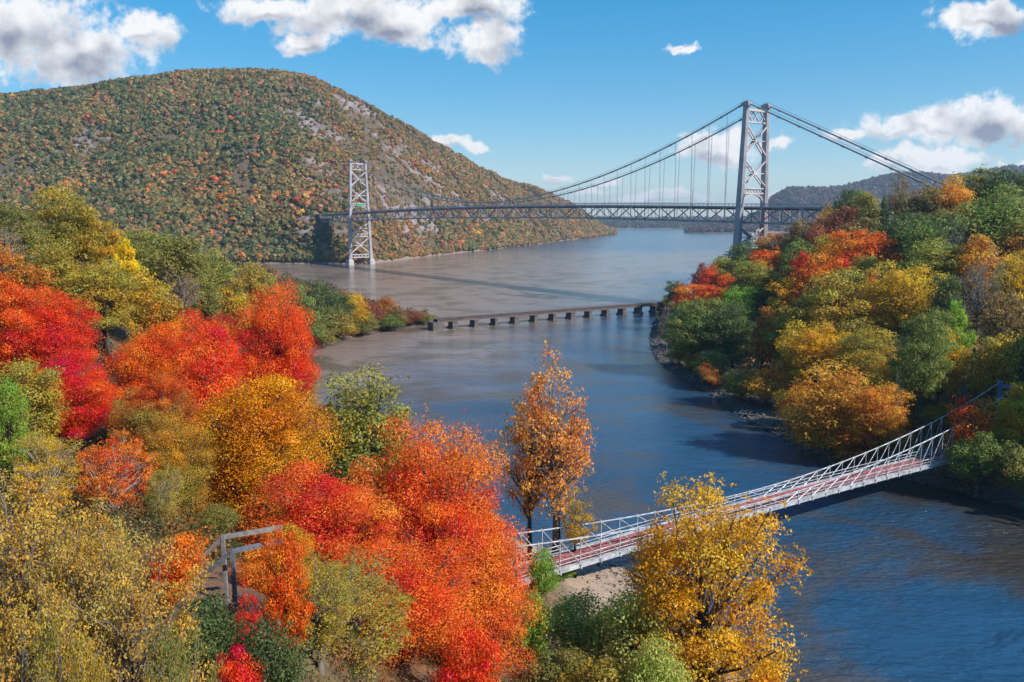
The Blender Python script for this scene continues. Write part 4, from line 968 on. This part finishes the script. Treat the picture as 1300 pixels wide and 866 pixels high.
# ---- left bank, far to near
for i, (px, tp_, bt, w_, Y_, pl_, lab) in enumerate([
    (272, 318, 370, 70, 190, 'olivegreen', 'olive green tree bordering the brown river on the left bank'),
    (318, 334, 385, 56, 205, 'olivegold', 'yellowish tree right of the olive green riverside one'),
    (236, 300, 360, 84, 165, 'olive', 'dull olive tree behind the bright yellow column'),
    (190, 292, 350, 70, 175, 'olivegreen', 'green olive tree on the left bank below the mountain woods'),
    (352, 350, 400, 50, 215, 'olivegreen', 'pale green tree above the scarlet maple by the river'),
    (300, 352, 405, 50, 180, 'gold', 'golden tree behind the scarlet maple on the left bank'),
    (382, 362, 432, 60, None, 'green', 'light green tree on the inner spit'),
    (408, 356, 424, 52, None, 'dark', 'dark green tree on the spit against the brown water'),
    (425, 374, 422, 46, None, 'dark', 'dark green bushy tree second along the spit'),
    (414, 390, 434, 54, None, 'olive', 'dull olive tree on the near side of the spit'),
    (232, 338, 392, 62, 150, 'pinkgrey', 'pinkish grey bare-looking tree behind the orange topped one'),
    (262, 345, 400, 52, 160, 'olive', 'grey olive tree right of the pinkish grey one')]):
    T(OAK, px, tp_, bt, w_, Y_, 'mid' if pl_ != 'pinkgrey' else 'thin', pl_, lab, GL, bark='g', th=1.2)
for px, tp_, bt, w_, Y_, pl_, lab in [
    (448, 376, 424, 28, None, 'gold', 'golden tree on the spit where it bends'), (432, 396, 432, 34, None, 'olivegold', 'yellow brown bush on the near shore of the spit'),
    (470, 382, 420, 24, None, 'maroon', 'reddish bush in the middle of the spit'), (488, 380, 414, 22, None, 'rust', 'rusty red bush next to the reddish one on the spit'),
    (462, 400, 426, 28, None, 'olive', 'olive bush at the water below the reddish ones'), (504, 390, 416, 24, None, 'brown', 'brown bush toward the trestle end of the spit'),
    (520, 396, 412, 22, None, 'maroon', 'dark red bush near the trestle on the spit'), (538, 400, 411, 18, None, 'olive', 'last olive bush on the spit before the trestle'),
    (492, 402, 420, 26, None, 'green', 'green bush at the waterline of the spit'), (400, 408, 440, 36, None, 'olive', 'olive bush where the spit meets the left bank')]:
    T(BSH, px, tp_, bt, w_, Y_, 'bush', pl_, lab, GS, th=.5)
# trees filling the slope on the left
T(OAK, 100, 236, 330, 92, 128, 'big', 'olivegold', 'tall olive yellow tree rising above the left bank against the mountain', GL)
T(OAK, 138, 280, 340, 50, 122, 'mid', 'gold', 'orange gold tree on the right flank of the tall olive yellow one', GL)
T(OAK, 22, 258, 330, 96, 138, 'big', 'olive', 'broad olive tree at the left edge below the mountain', GL)
T(OAK, 8, 282, 345, 76, 112, 'thin', 'pinkgrey', 'pinkish bare tree at the left edge above the red maples', GL, bark='g')
T(OAK, 82, 308, 410, 112, 104, 'big', 'olivegold', 'round gold green tree below the tall olive yellow one', GL)
T(OAK, 134, 330, 415, 96, 99, 'big', 'olivegold', 'yellow green tree standing above the gap with the pale rock', GL)
T(MPL, 164, 304, 356, 40, 116, 'tall', 'yellow', 'bright pure yellow tree like a narrow column', GL)
T(OAK, 182, 340, 398, 60, 108, 'mid', 'gold', 'golden tree right of the bright yellow column', GL)
T(MPL, 208, 368, 428, 72, 92, 'mid', 'orangegreen', 'green tree with an orange top behind the red maples', GL)
T(OAK, 48, 292, 350, 60, 118, 'mid', 'olive', 'dull olive tree between the pinkish bare one and gold green one', GL)
T(MPL, 22, 312, 400, 108, 82, 'big', 'redolive', 'red and green mottled maple at the upper left edge', GL)
T(MPL, 4, 352, 460, 100, 70, 'big', 'redorange', 'orange red maple cut by the left edge', GL)
T(MPL, 76, 364, 480, 118, 72, 'hero', 'scarlet', 'large scarlet maple on the far left', GL)
T(MPL, 100, 446, 570, 126, 58, 'hero', 'crimson', 'deep crimson maple in front of the large scarlet one', GL)
T(MPL, 182, 406, 500, 110, 68, 'hero', 'redorange', 'orange red maple right of the gap with the pale rock', GL)
T(MPL, 262, 394, 490, 112, 74, 'hero', 'scarlet', 'dark scarlet maple left of the tallest riverside maple', GL)
T(MPL, 346, 362, 500, 112, 80, 'hero', 'scarlet', 'tallest scarlet maple on the river side of the left bank', GL)
T(MPL, 268, 440, 540, 96, 64, 'big', 'scarlet', 'pinkish scarlet maple above the big orange one', GL)
T(MPL, 384, 440, 530, 50, 84, 'airy', 'gold', 'thin golden tree by the water right of the big orange one', GL)
T(MPL, 196, 478, 600, 104, 55, 'hero', 'redolive', 'mottled red olive maple between crimson and orange ones', GL)
T(MPL, 316, 466, 670, 186, 58, 'hero', 'orange', 'big orange maple in the middle of the left bank', GL)
T(OAK, 232, 530, 664, 96, 53, 'hero', 'orangegreen', 'olive green shaded tree against the big orange maple', GL)
T(OAK, 40, 455, 580, 92, 54, 'big', 'olivegold', 'golden olive tree at the left edge under the scarlet maples', GL)
T(OAK, 14, 480, 600, 60, 48, 'big', 'bright', 'bright green tree at the left edge', GL)
T(MPL, 150, 545, 690, 104, 46, 'wispy', 'redorange', 'sparse pinkish red tree with pale stems', GL, bark='p')
T(OAK, 62, 552, 690, 104, 44, 'wispy', 'gold', 'thin golden tree left of the pale stemmed red one', GL, bark='p')
T(OAK, 205, 590, 700, 62, 43, 'wispy', 'olivegold', 'thin yellow green tree above the path', GL, bark='p')
T(OAK, 45, 606, 880, 210, 27, 'wispy', 'tan', 'wide wispy golden tree on the lower left', GL, bark='g')
T(OAK, 172, 686, 920, 190, 23.5, 'wispy', 'tan', 'wispy yellow olive tree left of the stair rails', GL, bark='g')
T(OAK, 28, 740, 990, 180, 20, 'wispy', 'tan', 'yellow olive tree in the lower left corner', GL, bark='g')
T(OAK, 118, 640, 880, 140, 25, 'wispy', 'tan', 'golden yellow tree between the wide golden and yellow olive ones', GL, bark='g')
T(OAK, 228, 800, 990, 110, 19.5, 'wispy', 'olive', 'dull olive tree at the bottom edge under the dark green bush', GL, bark='g')
T(OAK, 118, 790, 1000, 130, 19, 'wispy', 'olivegold', 'yellow tree at the bottom edge next to the corner one', GL, bark='g')
T(MPL, 222, 676, 770, 74, 31, 'bush', 'redorange', 'red leaved shrub touching the left end of the stair rails', GL)
T(MPL, 366, 672, 770, 66, 29.0, 'big', 'redorange', 'small orange red maple covering the right ends of the stair rails', GL)
T(BSH, 352, 790, 900, 90, 25.5, 'bush', 'dark', 'dark shaded bush between the crimson sapling and the red maples', GL)
T(OAK, 410, 690, 930, 130, 31, 'wispy', 'olivegold', 'thin olive gold sapling in front of the orange scarlet maple', GL, bark='g')
T(BSH, 256, 764, 860, 96, 26, 'bush', 'dark', 'dark green bush below the stair rails', GL)
T(MPL, 318, 738, 840, 52, 27.5, 'airy', 'crimson', 'small vivid crimson sapling in front of the stair rails', GL)
T(BSH, 300, 826, 920, 64, 24, 'bush', 'crimson', 'low crimson shrub at the bottom edge', GL)
T(BSH, 372, 668, 720, 60, 44, 'bush', 'orangegold', 'gold and orange shrub behind the level stair rails', GL)
T(BSH, 280, 640, 676, 46, 45, 'bush', 'olive', 'olive shrub by the path beyond the stair rails', GL)
# the foreground maples and their neighbours
T(OAK, 478, 472, 640, 156, 98, 'big', 'olivegreen', 'olive green tree over the water behind the great red maple', GL, bark='d')
T(MPL, 558, 540, 800, 200, 56, 'hero', 'flame', 'great scarlet maple, upper crown in the middle foreground', GL)
T(MPL, 428, 586, 850, 190, 50, 'hero', 'flame', 'orange scarlet maple left of the great scarlet one', GL)
T(MPL, 612, 626, 900, 166, 52, 'hero', 'flame', 'orange red maple hiding the left end of the footbridge', GL)
T(MPL, 512, 690, 960, 210, 45, 'hero', 'flame', 'broad flame red maple lowest in the middle foreground', GL)
T(OAK, 452, 716, 960, 190, 36, 'wispy', 'olivegold', 'wispy olive gold tree in front of the flame red maple', GL, bark='g')
T(MPL, 362, 690, 880, 100, 37, 'big', 'redorange', 'dark orange maple right of the stair rails', GL)
T(MPL, 600, 780, 960, 90, 42, 'big', 'scarlet', 'small scarlet maple at the bottom beside the beach', GL)
T(TRE, 706, 450, 650, 150, 97, 'airy', 'salmon', 'tall sparse copper tree standing at the water behind the footbridge', GL, bark='g')
T(TRE, 672, 478, 660, 84, 99, 'airy', 'salmon', 'thinner copper brown tree left of the tall sparse one', GL, bark='d')
T(BSH, 730, 622, 690, 60, 96, 'airy', 'gold', 'small golden tree behind the footbridge rails', GL)
T(MPL, 890, 640, 960, 226, 60, 'open', 'amber', 'big golden yellow tree in front of the footbridge', GL)
T(MPL, 822, 650, 760, 80, 66, 'airy', 'amber', 'slim amber tree left of the big golden yellow one', GL)
T(BSH, 686, 698, 768, 42, None, 'bush', 'bright', 'bright green sapling at the left end of the footbridge', GL, th=.2)
T(BSH, 715, 718, 742, 32, 94, 'bush', 'bright', 'small green bush on the beach under the footbridge', GL)
T(BSH, 668, 752, 850, 58, 62, 'bush', 'bright', 'bright green bush along the right side of the red maples', GL)
T(BSH, 740, 762, 850, 110, 66, 'bush', 'grass', 'light green scrub bush on the beach, left of the grassy one', GL)
T(BSH, 805, 752, 880, 120, 62, 'bush', 'grass', 'grassy light green bush on the beach beside the golden tree', GL)
T(BSH, 700, 825, 910, 90, 56, 'bush', 'olive', 'dull olive bush in front of the white notice board', GL)
T(BSH, 770, 830, 930, 130, 52, 'bush', 'olivegold', 'yellow brown scrub at the bottom edge below the beach', GL)
T(BSH, 838, 815, 930, 80, 50, 'bush', 'grass', 'light green shrub at the bottom edge by the golden tree', GL)

# ---- undergrowth on both banks: low ferns, brush and saplings nobody could count
def undergrowth(name, n, xr, yr, cols, seed, lab, r0, r1, excl=None, K=36, leaf=.34, dmin=2.5, zmin=1.6):
    r = np.random.default_rng(seed); X_ = r.uniform(*xr, n); Y_ = r.uniform(*yr, n); d = land_dist(X_, Y_); z = ground(X_, Y_)
    k_ = (d > dmin) & (z > zmin)
    if excl is not None: k_ &= ~excl(X_, Y_)
    k_ &= np.hypot(X_, Y_) > 15
    X_, Y_, z = X_[k_], Y_[k_], z[k_]; n = len(X_)
    cc = np.array(cols)[(vnoise(X_, Y_, 12, seed) * .7 * len(cols) + r.uniform(0, .3 * len(cols), n)).astype(int) % len(cols)]
    o_ = wood(name, X_, Y_, z - .1, r.uniform(r0, r1, n) * (.6 + .8 * vnoise(X_, Y_, 10, 3)), cc, seed + 1, K=K, leaf=leaf, tall=.85); o_['label'] = lab
CU = [(.20, .13, .04), (.11, .12, .035), (.26, .13, .04), (.08, .10, .03), (.34, .15, .03), (.16, .10, .05), (.30, .20, .04)]
path_x = lambda X_, Y_: ((np.abs(X_ + 12.5) < 2.6) & (Y_ < 50) & (Y_ > 31)) | ((X_ > -3) & (Y_ > 58) & (X_ < 45))
undergrowth('left_undergrowth', 4200, (-150, 20), (62, 200), CU, 51, 'low autumn brush covering the left bank', .5, 1.3, path_x)
undergrowth('near_undergrowth', 4200, (-45, 30), (14, 64), CU, 53, 'low leafy brush on the slope under the camera', .4, 1.1, path_x, K=150, leaf=.13)
undergrowth('right_undergrowth', 7500, (70, 330), (90, 450), CU, 61, 'low autumn brush covering the right bank', .8, 2.4)
undergrowth('spit_undergrowth', 5200, (-330, -15), (200, 700), CU, 71, 'low brush covering the far left bank', 1.2, 3.2, None, 40, .34, .8, .3)
for q in REPORT: print('TREE', q)

# unseen wooded bluff, added upstream on the right to shade the end of the footbridge
r = np.random.default_rng(81); X_ = r.uniform(112, 215, 420); Y_ = r.uniform(35, 150, 420); z = ground(X_, Y_)
k_ = (X_ > 98 + .0 * Y_) & (X_ > .70 * Y_ + 22)
o_ = wood('added_shade_forest', X_[k_], Y_[k_], z[k_] + 8, r.uniform(4.0, 6.5, int(k_.sum())), np.array(CU)[r.integers(0, len(CU), int(k_.sum()))], 82, K=160, leaf=.34, tall=1.4); o_['label'] = 'unseen autumn forest added on the bluff to shade the footbridge end'
